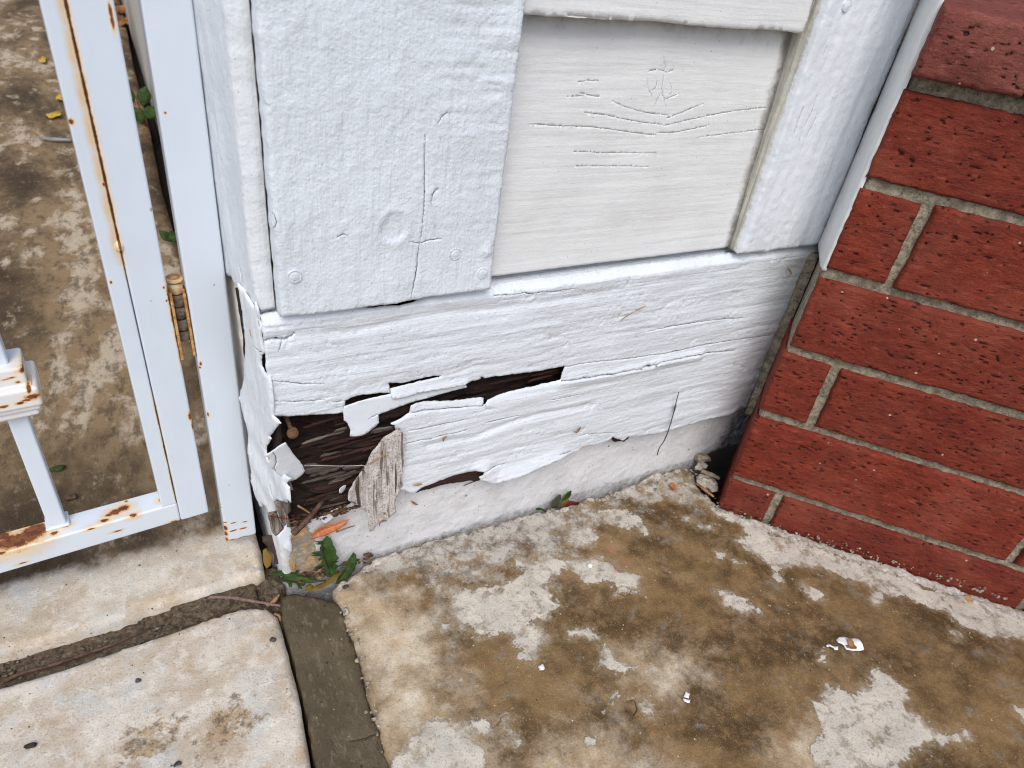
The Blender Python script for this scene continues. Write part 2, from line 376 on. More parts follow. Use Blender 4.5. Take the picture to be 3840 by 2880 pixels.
def mat_brick(name, a, b_, lite):
    n = NB(name, .66, .2); rot = (0, 0, RAD(45))
    g = n.noise((150, 420, 420), 5, .68, .8, rot=rot)      # drag marks along the course
    f = n.noise(900, 3, .6)
    bm_ = n.bump(g, .0016); bm_ = n.bump(f, .0005, 1, bm_)
    c = n.mix(n.st(n.noise((40, 60, 60), 4, .6, off=(3, 2, 1), rot=rot), .35, .68), a, b_)
    c = n.mix(n.ma('MULTIPLY', n.st(n.noise((120, 330, 330), 4, .65, off=(7, 7, 7), rot=rot), .53, .75), .65), c, lite)
    c = n.mix(n.ma('MULTIPLY', n.st(g, .36, .45, 1, 0), .45), c, (.075, .016, .010)); c = n.mix(n.ma('MULTIPLY', n.st(n.noise((130, 520, 520), 3, .7, .5, rot=rot, off=(1, 9, 4)), .61, .66), .65), c, (.040, .013, .010)); c = n.mix(n.ma('MULTIPLY', n.st(f, .56, .68), .4), c, lite)
    oi = n.t.nodes.new('ShaderNodeObjectInfo'); c = n.mix(n.ma('MULTIPLY', oi.outputs['Random'], .34), c, (.10, .022, .016)); c = n.mix(n.ma('MULTIPLY', n.st(n.noise(14, 5, .65, off=(2, 8, 3)), .45, .7), .35), c, lite); c = n.mix(n.ma('MULTIPLY', n.st(n.noise(22, 6, .7, off=(6, 1, 3)), .52, .7), .45), c, (.085, .022, .016))
    v = n.voro((130, 420, 420), rot=rot, off=(2, 5, 1)); vc = n.voro((130, 420, 420), out='Color', rot=rot, off=(2, 5, 1)); sx = n.t.nodes.new('ShaderNodeSeparateColor'); n.t.links.new(vc, sx.inputs[0])
    pit = n.ma('MULTIPLY', n.st(n.ma('ADD', v, n.ma('MULTIPLY', n.ma('SUBTRACT', f, .5), .35)), .16, .28, 1, 0), n.ma('GREATER_THAN', sx.outputs[0], .80))
    pa = n.st(n.ma('ADD', n.attr('pit'), n.ma('MULTIPLY', n.ma('SUBTRACT', n.noise(700, 3, .7), .5), .8)), .45, .75)
    pm = n.ma('MAXIMUM', pit, pa); bm_ = n.bump(n.ma('SUBTRACT', 1.0, pm), .0012, 1, bm_)
    c = n.mix(n.ma('MULTIPLY', pm, .8), c, (.030, .012, .010))
    w_ = n.voro(170, off=(4, 4, 4)); wc = n.voro(170, out='Color', off=(4, 4, 4)); sx2 = n.t.nodes.new('ShaderNodeSeparateColor'); n.t.links.new(wc, sx2.inputs[0])
    c = n.mix(n.ma('MULTIPLY', n.st(w_, .13, .2, 1, 0), n.ma('GREATER_THAN', sx2.outputs[0], .965)), c, (.55, .42, .34))
    return n.done(c, bm_)
M['brick'] = mat_brick('red brick', (.165, .0225, .0112), (.235, .037, .0185), (.35, .098, .062))
M['brick_cap'] = mat_brick('red cap brick', (.175, .043, .032), (.235, .063, .047), (.34, .14, .11))
def mat_mortar():
    n = NB('grey mortar', .9, .2); b = n.bump(n.noise(420, 5, .7), .0016); b = n.bump(n.noise(130, 3), .002, 1, b)
    c = n.mix(n.st(n.noise(160, 5, .7), .35, .65), (.20, .175, .125), (.41, .365, .275))
    c = n.mix(n.st(n.noise(520, 3, .7, off=(2, 2, 2)), .56, .70), c, (.06, .055, .04))
    c = n.mix(n.st(n.noise(460, 3, .7, off=(8, 2, 2)), .62, .72), c, (.52, .49, .42))
    return n.done(c, b)
M['mortar'] = mat_mortar()

def speck(n, c, sc_, th, col, lo=.14, hi=.24, off=0):
    d = n.voro(sc_, off=(off, off, off)); cc = n.voro(sc_, out='Color', off=(off, off, off)); sx = n.t.nodes.new('ShaderNodeSeparateColor'); n.t.links.new(cc, sx.inputs[0])
    return n.mix(n.ma('MULTIPLY', n.st(d, lo, hi, 1, 0), n.ma('GREATER_THAN', sx.outputs[0], th)), c, col)
def mat_pad():
    n = NB('brown stained concrete', .75, .15)
    fine = n.noise(820, 4, .7); mid = n.noise(120, 5, .68, off=(3, 3, 0)); big = n.noise(17, 6, .62, .3, off=(.31, .77, 0))
    big2 = n.noise(9, 5, .6, .2, off=(2.3, 1.1, 0))
    br = n.mix(n.st(big, .38, .64), (.085, .052, .022), (.235, .150, .068))
    br = n.mix(n.ma('MULTIPLY', n.st(big2, .5, .70), .6), br, (.075, .049, .025))
    br = n.mix(n.ma('MULTIPLY', n.st(n.noise(30, 6, .68, .4, off=(5, 8, 0)), .50, .70), .6), br, (.34, .24, .135))
    br = n.mix(n.ma('MULTIPLY', n.st(mid, .46, .68), .42), br, (.34, .205, .095))
    br = n.mix(n.ma('MULTIPLY', n.st(n.noise(42, 6, .72, off=(8, 1, 0)), .54, .70), .6), br, (.26, .245, .215))
    soft = n.st(n.ma('ADD', n.attr('cream'), n.ma('MULTIPLY', n.ma('SUBTRACT', n.noise(38, 7, .70, off=(1, 4, 0)), .5), .14)), -.03, .035)
    cr = n.mix(n.st(n.noise(45, 5, .65, off=(5, 5, 0)), .38, .66), (.54, .42, .27), (.70, .62, .49))
    cr = n.mix(n.ma('MULTIPLY', n.st(n.noise(75, 5, .7, off=(9, 5, 0)), .55, .75), .6), cr, (.36, .25, .14))
    c = n.mix(soft, br, cr)
    grey = n.st(n.ma('ADD', n.attr('ashy'), n.ma('MULTIPLY', n.ma('SUBTRACT', n.noise(55, 6, .70, off=(7, 4, 0)), .5), .11)), -.01, .014)
    gcol = n.mix(n.st(n.noise(75, 6, .74), .34, .54), (.19, .18, .16), (.56, .535, .48)); gcol = n.mix(n.ma('MULTIPLY', n.st(n.noise(60, 5, .7, off=(3, 6, 0)), .55, .68), .8), gcol, (.36, .25, .14))
    c = n.mix(n.ma('MULTIPLY', grey, n.st(n.noise(48, 6, .74, off=(9, 9, 0)), .40, .54, .25, .9)), c, gcol)
    e = n.ma('ADD', n.ma('ADD', n.attr('pale'), n.ma('MULTIPLY', n.ma('SUBTRACT', n.noise(95, 6, .62, off=(2, 9, 0)), .5), .019)), n.ma('MULTIPLY', n.ma('SUBTRACT', n.noise(230, 5, .7), .5), .013))
    pm = n.ma('MULTIPLY', n.st(n.ma('DIVIDE', e, n.ma('ADD', .0009, n.ma('MULTIPLY', n.st(n.noise(36, 3, off=(4, 2, 0)), .46, .62), .006))), -.4, 1.0), n.st(n.noise(75, 6, .74, off=(3, 8, 0)), .34, .50, .30, 1))
    fl = n.ma('MULTIPLY', n.st(n.noise(150, 5, .68, off=(4, 4, 0)), .63, .665), n.st(n.attr('pale'), -.022, -.002)); pm = n.ma('MAXIMUM', pm, n.ma('MULTIPLY', fl, .8))
    pc = n.mix(n.st(n.noise(50, 5, .65, off=(1, 1, 0)), .36, .66), (.56, .53, .46), (.66, .61, .52))
    pc = n.mix(n.ma('MULTIPLY', n.st(n.noise(150, 4, .7, off=(6, 1, 0)), .55, .75), .5), pc, (.36, .34, .31))
    pc = n.mix(n.ma('MULTIPLY', n.st(n.noise(240, 5, .75, off=(7, 7, 0)), .56, .66), .55), pc, (.30, .215, .12))
    halo = n.ma('MULTIPLY', n.st(e, -.006, -.0006), n.ma('SUBTRACT', 1.0, pm))
    c = n.mix(n.ma('MULTIPLY', halo, .45), c, (.33, .245, .14))
    c = n.mix(pm, c, pc)
    rim = n.st(n.ma('ADD', n.attr('rim'), n.ma('MULTIPLY', n.ma('SUBTRACT', n.noise(170, 5, .75), .5), .020)), -.0005, .0016)
    c = n.mix(rim, c, n.mix(n.st(n.noise(260, 4, .7), .35, .65), (.66, .64, .59), (.42, .38, .32)))
    c = n.mix(n.ma('MULTIPLY', n.st(fine, .34, .46, 1, 0), .48), c, (.085, .06, .035))
    c = n.mix(n.ma('MULTIPLY', n.st(fine, .55, .68), .38), c, (.56, .42, .26))
    c = speck(n, c, 260, .985, (.03, .03, .03), .12, .2); c = speck(n, c, 340, .975, (.68, .62, .54), .13, .22, 3); c = speck(n, c, 300, .985, (.45, .17, .06), .12, .22, 6)
    pk = n.blobs([(q, (.012, .011, .02)) for q in [(0.31,0.2871,0.0),(0.3159,0.2714,0.0),(0.3012,0.2675,0.0)]])
    c = n.mix(n.ma('MULTIPLY', n.st(n.ma('ADD', pk, n.ma('MULTIPLY', n.ma('SUBTRACT', n.noise(260, 4, .7), .5), 1.2)), .35, .9), .35), c, (.42, .17, .12))
    ck = n.attr('crack'); c = n.mix(n.st(ck, .3, .7), c, (.05, .038, .028))
    b = n.bump(fine, .0006); b = n.bump(mid, .0012, 1, b); b = n.bump(pm, .0006, 1, b)
    return n.done(c, b, n.ma('ADD', .66, n.ma('MULTIPLY', pm, .15)))
M['pad'] = mat_pad()
def mat_slab():
    n = NB('cream weathered concrete', .8, .15); fine = n.noise(760, 4, .7); mid = n.noise(95, 5, .7)
    c = n.mix(n.st(n.noise((22, 34, 30), 6, .66, .3), .36, .66), (.49, .40, .295), (.67, .615, .53))
    c = n.mix(n.ma('MULTIPLY', n.st(n.noise(28, 6, .7, off=(2, 7, 0)), .5, .63), .85), c, (.56, .55, .51)); c = n.mix(n.ma('MULTIPLY', n.st(mid, .48, .66), .6), c, (.76, .71, .62)); c = n.mix(n.ma('MULTIPLY', n.st(n.noise(34, 6, .72, off=(6, 2, 0)), .55, .7), .5), c, (.50, .34, .19))
    c = n.mix(n.ma('MULTIPLY', n.st(n.noise(200, 5, .72, off=(4, 0, 0)), .56, .74), .6), c, (.27, .20, .13))
    worn = n.st(n.ma('ADD', n.attr('worn'), n.ma('MULTIPLY', n.ma('SUBTRACT', n.noise(85, 7, .74, off=(7, 0, 0)), .5), 3.4)), .42, .85)
    c = n.mix(n.ma('MULTIPLY', worn, .85), c, n.mix(n.st(n.noise(210, 5, .74), .40, .60), (.105, .068, .034), (.44, .31, .17)))
    c = speck(n, c, 230, .992, (.06, .058, .06), .12, .24, 1); c = speck(n, c, 330, .97, (.05, .045, .04), .14, .22, 5); c = speck(n, c, 300, .96, (.74, .70, .64), .14, .24, 8)
    st_ = n.attr('back')                                      # driveway side: broad brown-black weather stains
    dk = n.noise((5.5, 2.8, 10), 7, .66, .4, off=(1.7, .4, 0)); dk2 = n.noise((26, 13, 30), 6, .68, .3, off=(4.2, 3.4, 0))
    back = n.mix(n.st(dk, .38, .58), (.064, .043, .024), (.28, .195, .11))
    back = n.mix(n.st(n.ma('ADD', dk2, n.ma('MULTIPLY', n.ma('SUBTRACT', dk, .5), .8)), .52, .64), back, (.50, .415, .31))
    back = n.mix(n.ma('MULTIPLY', n.st(n.noise((85, 45, 70), 6, .74, off=(1, 7, 0)), .48, .62), .7), back, (.085, .062, .040)); back = n.mix(n.ma('MULTIPLY', n.st(n.noise((150, 100, 100), 5, .74, off=(6, 3, 0)), .54, .70), .35), back, (.46, .36, .24))
    c = n.mix(n.st(n.ma('ADD', st_, n.ma('MULTIPLY', n.ma('SUBTRACT', n.noise(40, 5, .65), .5), .9)), .3, .7), c, back)
    c = n.mix(n.ma('MULTIPLY', n.st(fine, .32, .45, 1, 0), .5), c, (.17, .13, .09))
    ck = n.attr('crack'); c = n.mix(n.st(ck, .3, .7), c, (.06, .05, .035))
    b = n.bump(fine, .0005); b = n.bump(mid, .0006, 1, b); b = n.bump(n.noise(300, 4, .7), .0004, 1, b)
    return n.done(c, b)
M['slab'] = mat_slab()
def mat_strip():
    n = NB('damp grey concrete', .6, .25); f = n.noise((300, 120, 300), 4, .68)
    c = n.mix(n.st(n.noise(30, 4), .35, .7), (.088, .069, .040), (.130, .103, .062))
    c = n.mix(n.ma('MULTIPLY', n.st(f, .52, .66), .6), c, (.21, .17, .11)); c = n.mix(n.ma('MULTIPLY', n.st(n.noise(420, 3, .7), .3, .42, 1, 0), .5), c, (.04, .034, .022))
    c = speck(n, c, 190, .90, (.028, .026, .022), .12, .26, 2); c = speck(n, c, 330, .90, (.032, .028, .022), .12, .26, 12); c = speck(n, c, 260, .96, (.34, .27, .16), .12, .2, 4); c = speck(n, c, 240, .985, (.30, .10, .06), .12, .2, 6)
    ck = n.attr('crack'); c = n.mix(n.st(ck, .3, .7), c, (.018, .015, .010))
    b = n.bump(n.noise(600, 4, .7), .0006); b = n.bump(f, .0008, 1, b); return n.done(c, b)
M['strip'] = mat_strip()
def flat(name, a, b_, sc_, rough=.7, bump=.0006, extra=None, spec=.4):
    n = NB(name, rough, spec); c = n.mix(n.st(n.noise(sc_, 4, .65), .35, .65), a, b_)
    if extra: c = n.mix(n.st(n.noise(extra[1], 4, .7, off=(5, 1, 2)), .52, .66), c, extra[0])
    return n.done(c, n.bump(n.noise(sc_, 4, .7), bump))
M['soil'] = flat('dark soil', (.018, .013, .009), (.05, .036, .024), 140, .85, .004)
M['gravel'] = flat('wet grit', (.048, .034, .019), (.150, .108, .064), 230, .5, .004, ((.22, .18, .125), 330))
M['pebble'] = flat('pebble', (.035, .033, .032), (.15, .115, .075), 150, .45, .0004, ((.27, .24, .20), 170))
M['chunk'] = flat('broken concrete', (.30, .27, .22), (.52, .48, .41), 160, .85, .0015, ((.16, .13, .10), 300))
M['rot'] = flat('rotten wood', (.008, .005, .004), (.032, .014, .009), (14, 500, 420), .8, .0012, ((.060, .022, .013), (9, 150, 140)))
M['rot_red'] = flat('red brown rotten wood', (.018, .007, .005), (.070, .022, .013), (16, 600, 500), .75, .0008, ((.022, .012, .009), (12, 200, 200)))
M['rot_grey'] = flat('grey rotten wood', (.030, .022, .018), (.12, .094, .077), (18, 700, 600), .85, .0008, ((.20, .165, .14), (16, 260, 260)))
M['grey_wood'] = flat('weathered grey wood', (.10, .075, .06), (.34, .29, .25), (420, 420, 28), .85, .0016, ((.06, .042, .032), (260, 260, 22)))
M['under'] = flat('bare board edge', (.20, .15, .10), (.42, .36, .28), 120, .8, .0008)
def mat_flake():
    n = NB('back of a peeled flake', .85, .2); g = n.noise((330, 330, 16), 5, .65, .6); s_ = n.noise((150, 150, 10), 4, .6, .5, off=(3, 1, 1))
    c = n.mix(n.st(n.noise(260, 4, .7), .35, .65), (.50, .455, .42), (.68, .64, .61))
    c = n.mix(n.ma('MULTIPLY', n.st(g, .54, .64), .85), c, (.13, .092, .068)); c = n.mix(n.st(s_, .57, .62), c, (.10, .066, .042))
    c = n.mix(n.ma('MULTIPLY', n.st(n.noise(700, 5, .78), .52, .62), .75), c, (.10, .075, .062))
    b = n.bump(g, .0016); b = n.bump(s_, .002, 1, b); return n.done(c, b)
M['flake'] = mat_flake()
M['plastic'] = flat('grey plastic', (.16, .17, .16), (.27, .29, .27), 60, .35, .0003)
M['nail'] = flat('rusty nail', (.09, .04, .018), (.20, .10, .042), 500, .6, .0003)
M['paintchip'] = flat('chip white', (.78, .79, .80), (.84, .84, .83), 120, .5, .0003)
M['chipback'] = flat('chip brown', (.20, .085, .03), (.36, .20, .09), 300, .7, .0006)
M['twig'] = flat('brown twig', (.045, .022, .014), (.13, .072, .046), 300, .7, .0006)
M['twig_pale'] = flat('pinkish twig', (.12, .07, .055), (.25, .17, .14), 300, .7, .0006)
M['straw'] = flat('straw', (.30, .17, .06), (.46, .30, .14), 200, .7, .0003)
M['hair'] = flat('dark thin stalk', (.03, .03, .03), (.08, .08, .08), 200, .6, .0002)
def leafmat(name, a, b_, sss=.1):
    n = NB(name, .62, .22); c = n.mix(n.st(n.noise(160, 5, .7), .35, .65), a, b_); c = n.mix(n.ma('MULTIPLY', n.st(n.noise(60, 4, .7, off=(3, 3, 1)), .52, .7), .45), c, tuple(q*.45 for q in a))
    c = n.mix(n.st(n.attr('crack'), .4, .8), c, (.13, .095, .075)); n.b.inputs['Transmission Weight'].default_value = 0
    return n.done(c, n.bump(n.noise(240, 3), .0005))
M['green'] = leafmat('green leaf', (.018, .042, .009), (.048, .092, .016))
M['dkgreen'] = leafmat('dark purple green leaf', (.022, .034, .018), (.045, .075, .026))
M['greygreen'] = leafmat('grey green leaf', (.055, .06, .035), (.085, .095, .05))
M['ochre'] = leafmat('ochre leaf', (.20, .11, .02), (.16, .13, .025))
M['redleaf'] = leafmat('dark red leaf', (.13, .022, .016), (.20, .04, .025))
M['yellow'] = leafmat('yellow leaf', (.50, .31, .04), (.62, .42, .06))
M['brownleaf'] = leafmat('dark brown dead leaf', (.030, .018, .014), (.075, .046, .036))
def mat_orange():
    n = NB('orange dead leaf', .5, .4); c = n.mix(n.st(n.noise(130, 4), .35, .65), (.42, .115, .035), (.55, .19, .065))
    c = n.mix(n.st(n.attr('crack'), .35, .8), c, (.72, .44, .28)); return n.done(c, n.bump(n.noise(260, 3), .0004))
M['orange'] = mat_orange()

# ================================================================== THE GROUND
mk('soil', [(-70, -40, -.05), (90, -40, -.05), (90, 120, -.05), (-70, 120, -.05)], [[0, 1, 2, 3]], M['soil'])
tag(bpy.data.objects['soil'], 'dark bare soil under and between the concrete slabs', 'soil', kind='structure')

PALE = [
 [(0.1561,0.2813),(0.1663,0.298),(0.1772,0.2954),(0.1943,0.2922),(0.1888,0.2872),(0.2023,0.2956),(0.2012,0.284),(0.2117,0.2889),(0.2282,0.2955),(0.2206,0.3063),(0.2323,0.3096),(0.2417,0.3019),(0.2567,0.3041),(0.2614,0.2942),(0.2977,0.2841),(0.3018,0.2685),(0.3175,0.2544),(0.3084,0.241),(0.2865,0.2461),(0.2927,0.2604),(0.2676,0.2648),(0.2656,0.2839),(0.2571,0.2841),(0.2448,0.2776),(0.2346,0.2772),(0.2409,0.268),(0.2363,0.2573),(0.2226,0.2474),(0.2078,0.2518),(0.2162,0.2417),(0.2098,0.2266),(0.1927,0.2184),(0.1889,0.2276),(0.1921,0.2461),(0.1803,0.251),(0.1692,0.2523),(0.1672,0.2635)],
 [(0.285,0.3219),(0.3076,0.3163),(0.3068,0.3035),(0.2939,0.2979),(0.2799,0.3075)], [(0.3213,0.3316),(0.3511,0.3228),(0.3559,0.3071),(0.3537,0.2869),(0.3472,0.2925),(0.3432,0.3006),(0.3346,0.2995),(0.3327,0.3136)],
 [(0.2327,0.2349),(0.2505,0.2299),(0.2535,0.2171),(0.255,0.2039),(0.2582,0.1954),(0.2648,0.1865),(0.2573,0.1851),(0.248,0.19),(0.2373,0.2006),(0.249,0.2055),(0.2495,0.2158),(0.2399,0.226),(0.2312,0.2273)],
 [(0.3702,0.2161),(0.384,0.2095),(0.3887,0.1975),(0.3941,0.1898),(0.3883,0.1867),(0.3722,0.1925),(0.3653,0.2062)],
 [(0.3697,0.1149),(0.3772,0.1108),(0.3929,0.1215),(0.3987,0.1129),(0.4045,0.1044),(0.4171,0.105),(0.4424,0.1121),(0.4448,0.1041),(0.4492,0.0883),(0.4363,0.0818),(0.4393,0.0718),(0.4396,0.0632),(0.447,0.0538),(0.4633,0.0505),(0.4608,0.0455),(0.4527,0.0463),(0.4306,0.0539),(0.4106,0.0568),(0.3836,0.0509),(0.3325,0.0737),(0.3408,0.0876),(0.3578,0.0934),(0.3644,0.1043)],
 [(0.2497,0.1623),(0.2576,0.1637),(0.2585,0.1557),(0.2512,0.1488),(0.2446,0.1536)], [(0.2328,0.1766),(0.2388,0.1755),(0.2356,0.1695),(0.2309,0.1715)],
 [(0.4293,0.2985),(0.4565,0.2739),(0.465,0.2497),(0.4913,0.2306),(0.5105,0.2055),(0.5436,0.1732),(0.5598,0.1482),(0.5899,0.13),(0.6335,0.0906),(0.6045,0.0744),(0.5643,0.0972),(0.5518,0.1118),(0.5541,0.1267),(0.5419,0.1355),(0.5303,0.1519),(0.5145,0.1583),(0.4917,0.1513),(0.4913,0.1591),(0.5135,0.1686),(0.4932,0.1828),(0.4777,0.2012),(0.4556,0.2141),(0.4386,0.2146),(0.4315,0.2025),(0.427,0.209),(0.4369,0.2214),(0.4236,0.2435),(0.4262,0.2556),(0.4422,0.2539),(0.4417,0.2724),(0.4281,0.2869)],
 [(0.4512,0.1974),(0.4575,0.1831),(0.4546,0.1758),(0.443,0.1785),(0.4418,0.1894)], [(0.5384,0.1114),(0.5453,0.1068),(0.5359,0.1003),(0.5304,0.1047)],
 [(0.3949,0.2512),(0.4039,0.2469),(0.3966,0.2405),(0.3904,0.2446)], [(0.3977,0.2969),(0.4055,0.2931),(0.3969,0.2857),(0.394,0.2904)], [(0.4075,0.2421),(0.411,0.2308),(0.4047,0.2353)], [(0.4036,0.2845),(0.4196,0.2762),(0.4113,0.2716),(0.4018,0.2774)],
 [(0.1345,0.2009),(0.149,0.1983),(0.1502,0.1889),(0.1382,0.1865)], [(0.1558,0.1895),(0.1634,0.1785),(0.1563,0.171),(0.152,0.1779)], [(0.1464,0.2786),(0.1545,0.272),(0.1504,0.2665),(0.1448,0.2708)], [(0.1475,0.2248),(0.1532,0.2206),(0.1477,0.2182)], [(0.2375,0.265),(0.2427,0.2637),(0.2384,0.2575),(0.2349,0.2583)],
 [(0.1178,0.2126),(0.1316,0.2001),(0.1375,0.1798),(0.1321,0.1632),(0.0781,0.1873),(0.0844,0.1984),(0.1014,0.2056)], [(0.2001,0.1586),(0.2078,0.1565),(0.2074,0.1515),(0.1995,0.1545)], [(0.2139,0.2377),(0.2179,0.2354),(0.213,0.2291),(0.2106,0.2301)], [(0.518,0.0466),(0.5259,0.0387),(0.5128,0.0312),(0.5105,0.038)], [(0.4061,0.1397),(0.4116,0.1374),(0.4057,0.1311),(0.4006,0.1333)]]
CREAM = [[(0.0828,0.335),(0.106,0.3401),(0.1208,0.3162),(0.1452,0.2758),(0.1306,0.2536),(0.129,0.2366),(0.1165,0.2252),(0.1261,0.2051),(0.1416,0.183),(0.1443,0.1577),(0.0762,0.1881),(0.0826,0.2737)], [(0.2673,0.1901),(0.2994,0.1797),(0.297,0.1683),(0.2589,0.1785)], [(0.2078,0.1565),(0.2246,0.1389),(0.2325,0.1183),(0.1732,0.1448),(0.1692,0.1561)], [(0.3273,0.091),(0.3578,0.0934),(0.3394,0.0706),(0.312,0.0828)]]
ASHY = [[(0.2906,0.3435),(0.3531,0.3473),(0.4001,0.3525),(0.4317,0.3521),(0.4429,0.3371),(0.437,0.2975),(0.4167,0.3001),(0.3987,0.3217),(0.3655,0.329),(0.3274,0.3333)], [(0.106,0.3493),(0.1345,0.3555),(0.1794,0.3586),(0.2279,0.362),(0.2801,0.3516),(0.3237,0.3354),(0.3567,0.3137),(0.3095,0.3134),(0.2787,0.2996),(0.2614,0.2942),(0.2206,0.3063),(0.2026,0.2962),(0.1779,0.2969),(0.1599,0.3114),(0.1277,0.3278)], [(0.1599,0.3114),(0.1935,0.2906),(0.2411,0.2828),(0.2244,0.2534),(0.1904,0.2474),(0.1549,0.2718)]]
FOUND_L = [(0.1433,0.3536),(0.1757,0.3546),(0.2076,0.351),(0.2357,0.3514),(0.261,0.3511),(0.2687,0.3517),(0.2955,0.3452),(0.3106,0.3444),(0.3198,0.3495),(0.3351,0.3451),(0.3531,0.3473),(0.38,0.3491),(0.4009,0.3536),(0.4088,0.3521),(0.4317,0.3521),(0.4444,0.3504),(0.4429,0.3371),(0.4379,0.3255),(0.4386,0.2994),(0.4371,0.2925)]
PAD_L = [(0.0786,0.1923),(0.0789,0.2071),(0.0806,0.2196),(0.0798,0.2325),(0.0802,0.2456),(0.0822,0.2616),(0.0832,0.2746),(0.0837,0.2851),(0.0828,0.2989),(0.0839,0.3074),(0.0828,0.3188),(0.0815,0.3278),(0.0825,0.3358),(0.0884,0.3382),(0.0956,0.3394),(0.1002,0.3414),(0.1073,0.345),(0.1125,0.3483),(0.1173,0.3504)]
FOUND_L = [(a, b-.0016) for a, b in FOUND_L]
PAD = [(.081, -.25), (.0792, .15)] + PAD_L + FOUND_L + [(.4378, .2935), (.62, .1105), (1.2, -.47), (1.2, -.6)]
RIM = [FOUND_L[:16] + [(p[0]-.001, p[1]-.004-.004*math.sin(3.1*k)**2) for k, p in reversed(list(enumerate(FOUND_L[:16])))], [(0.0825,0.3358),(0.0963,0.3418),(0.1181,0.3529),(0.1393,0.355),(0.1414,0.3483),(0.1221,0.3442),(0.1028,0.3379),(0.0847,0.3317)],
       [(.4378, .2935), (.62, .1113), (1.0, -.27), (.99, -.29), (.60, .113), (.4300, .285)]]
def brick_side(u, v): return ((u-BP[0])*R2+(v-BP[1])*R2)           # <0 in front of the brick face
def pad_relief(u, v):
    s = np.clip((u-BP[0])*R2-(v-BP[1])*R2, 0, 2); k = sst(-.13, -.004, brick_side(u, v))
    h = -.040*s*k + .0011*fbm(u/.02, v/.02, 3, 4) + .0006*fbm(u/.006, v/.006, 9, 2)
    rm = np.clip(sdf(u, v, RIM)/.004+.3, 0, 1); h += rm*(.0004+.0030*fbm(u/.006, v/.006, 21, 3))
    h += .0034*np.clip(1-dist(u, v, PAD_L[-9:]+FOUND_L, False)/.03, 0, 1)*fbm(u/.006, v/.006, 33, 3)
    for (x, y), a, d in zip([(0.1645,0.3347),(0.1479,0.3256),(0.1919,0.3137),(0.2258,0.3019),(0.2954,0.2464),(0.181,0.3298),(0.2187,0.2961)]+[(0.2769,0.3381)]+[(0.2428,0.1625),(0.1598,0.2633)], (.004, .005, .003, .003, .0048, .004, .003, .004, .004, .0025), (.002, -.002, .0016, .0012, -.0012, -.0015, .0012, .0025, .0018, .0012)):
        q = np.hypot(u-x, v-y)/a; h -= d*np.clip(1-q*q, 0, 1)
    return h
rows = []; y = -.25
while y < .36:
    st_ = .0030 if y > .0 else .012; x0 = .07; nx = int((.78-x0)/st_); rows.append(np.stack([x0+np.arange(nx)*st_+random.Random(int(y*1e4)).random()*st_, np.full(nx, y)], 1)); y += st_*.87
pp = np.concatenate(rows); pp += np.random.default_rng(2).uniform(-.0006, .0006, pp.shape)
tag(plate('concrete_pad', PAD, GND(0), .003, M['pad'], None, r=.0022, relief=pad_relief, depth=.06, rag=.0024, bstep=.0022, pts=pp, seed=5,
    attrs={'pale': lambda u, v: np.clip(sdf(u, v, PALE), -.03, .03), 'cream': lambda u, v: np.clip(sdf(u, v, CREAM), -.08, .08), 'ashy': lambda u, v: np.clip(sdf(u, v, ASHY), -.05, .05), 'rim': lambda u, v: np.clip(sdf(u, v, RIM), -.02, .02)},
    cracks=[([(0.2928,0.252),(0.2969,0.2527),(0.3006,0.2497),(0.3013,0.2455),(0.2977,0.2425),(0.2928,0.2426),(0.2902,0.2462),(0.2919,0.2508)], .0005, .0006), ([(0.2426,0.1687),(0.2478,0.1674),(0.2463,0.161),(0.2398,0.157),(0.239,0.1628)], .0008, .001), ([(0.1596,0.1941),(0.1564,0.1934),(0.1539,0.1909),(0.1499,0.1902)], .0004, .0005)]),
    'broad concrete pad with brown stains and pale worn patches, right of the grey strip', 'paving', kind='structure')

SLAB_A = [(-.0845, .3646), (-.0509, .3648), (-.046, .3682), (-.038, .3672), (.0071, .3665), (.0330, .3660), (.0392, .3690), (.0413, .3918), (.0409, .4043)] + [(.0435, .62), (.045, 1.16), (.0528, 1.41), (.0574, 1.62), (.0614, 1.93), (.0734, 2.32), (.10, 3.2), (.25, 9), (-9, 9), (-9, .37), (-.5, .3655), (-.1292, .3655)]
rows = []; y = .36
while y < 9:
    st_ = .003+max(0, .020*(y-.5)); x0 = -.24-(y-.36)*.55; nx = int((.26-x0)/st_)+1; rows.append(np.stack([x0+np.arange(nx)*st_, np.full(nx, y)], 1)); y += st_*.87
pp = np.concatenate(rows)
tag(plate('driveway_slab', SLAB_A, GND(0), .003, M['slab'], None, r=.005, depth=.06, rag=.0005, pts=pp, seed=8, bstep=.006,
    relief=lambda u, v: .0009*fbm(u/.02, v/.02, 13, 4)+np.clip(1-np.hypot(u-.034, v-.375)/.02, 0, 1)*.005*fbm(u/.005, v/.005, 4, 3)-np.clip(1-np.hypot(u+.048, v-.3645)/.012, 0, 1)*.006,
    attrs={'worn': lambda u, v: np.clip(-.15+.5*fbm(u/.03, v/.02, 6)-2*np.clip(.372-v, 0, 1), -1, 1), 'back': lambda u, v: sst(.392, .45, v+.0*u)},
    cracks=[([(-.9, 2.12), (-.2061, 2.1995), (-.1, 2.24), (.07, 2.30)], .006, .004)]),
    'cream concrete slab running back under the white gate, stained brown beyond it', 'paving', kind='structure')
SLAB_B = [(-0.1281,0.3401),(-0.094,0.339),(-0.0574,0.3413),(-0.018,0.3429),(0.0098,0.3442),(0.0236,0.3438),(0.0346,0.3374),(0.0401,0.3278),(0.0402,0.3129),(0.0395,0.2643),(0.0349,0.2117)] + [(.034, .15), (.03, -.2), (-.6, -.2), (-.6, .338)]
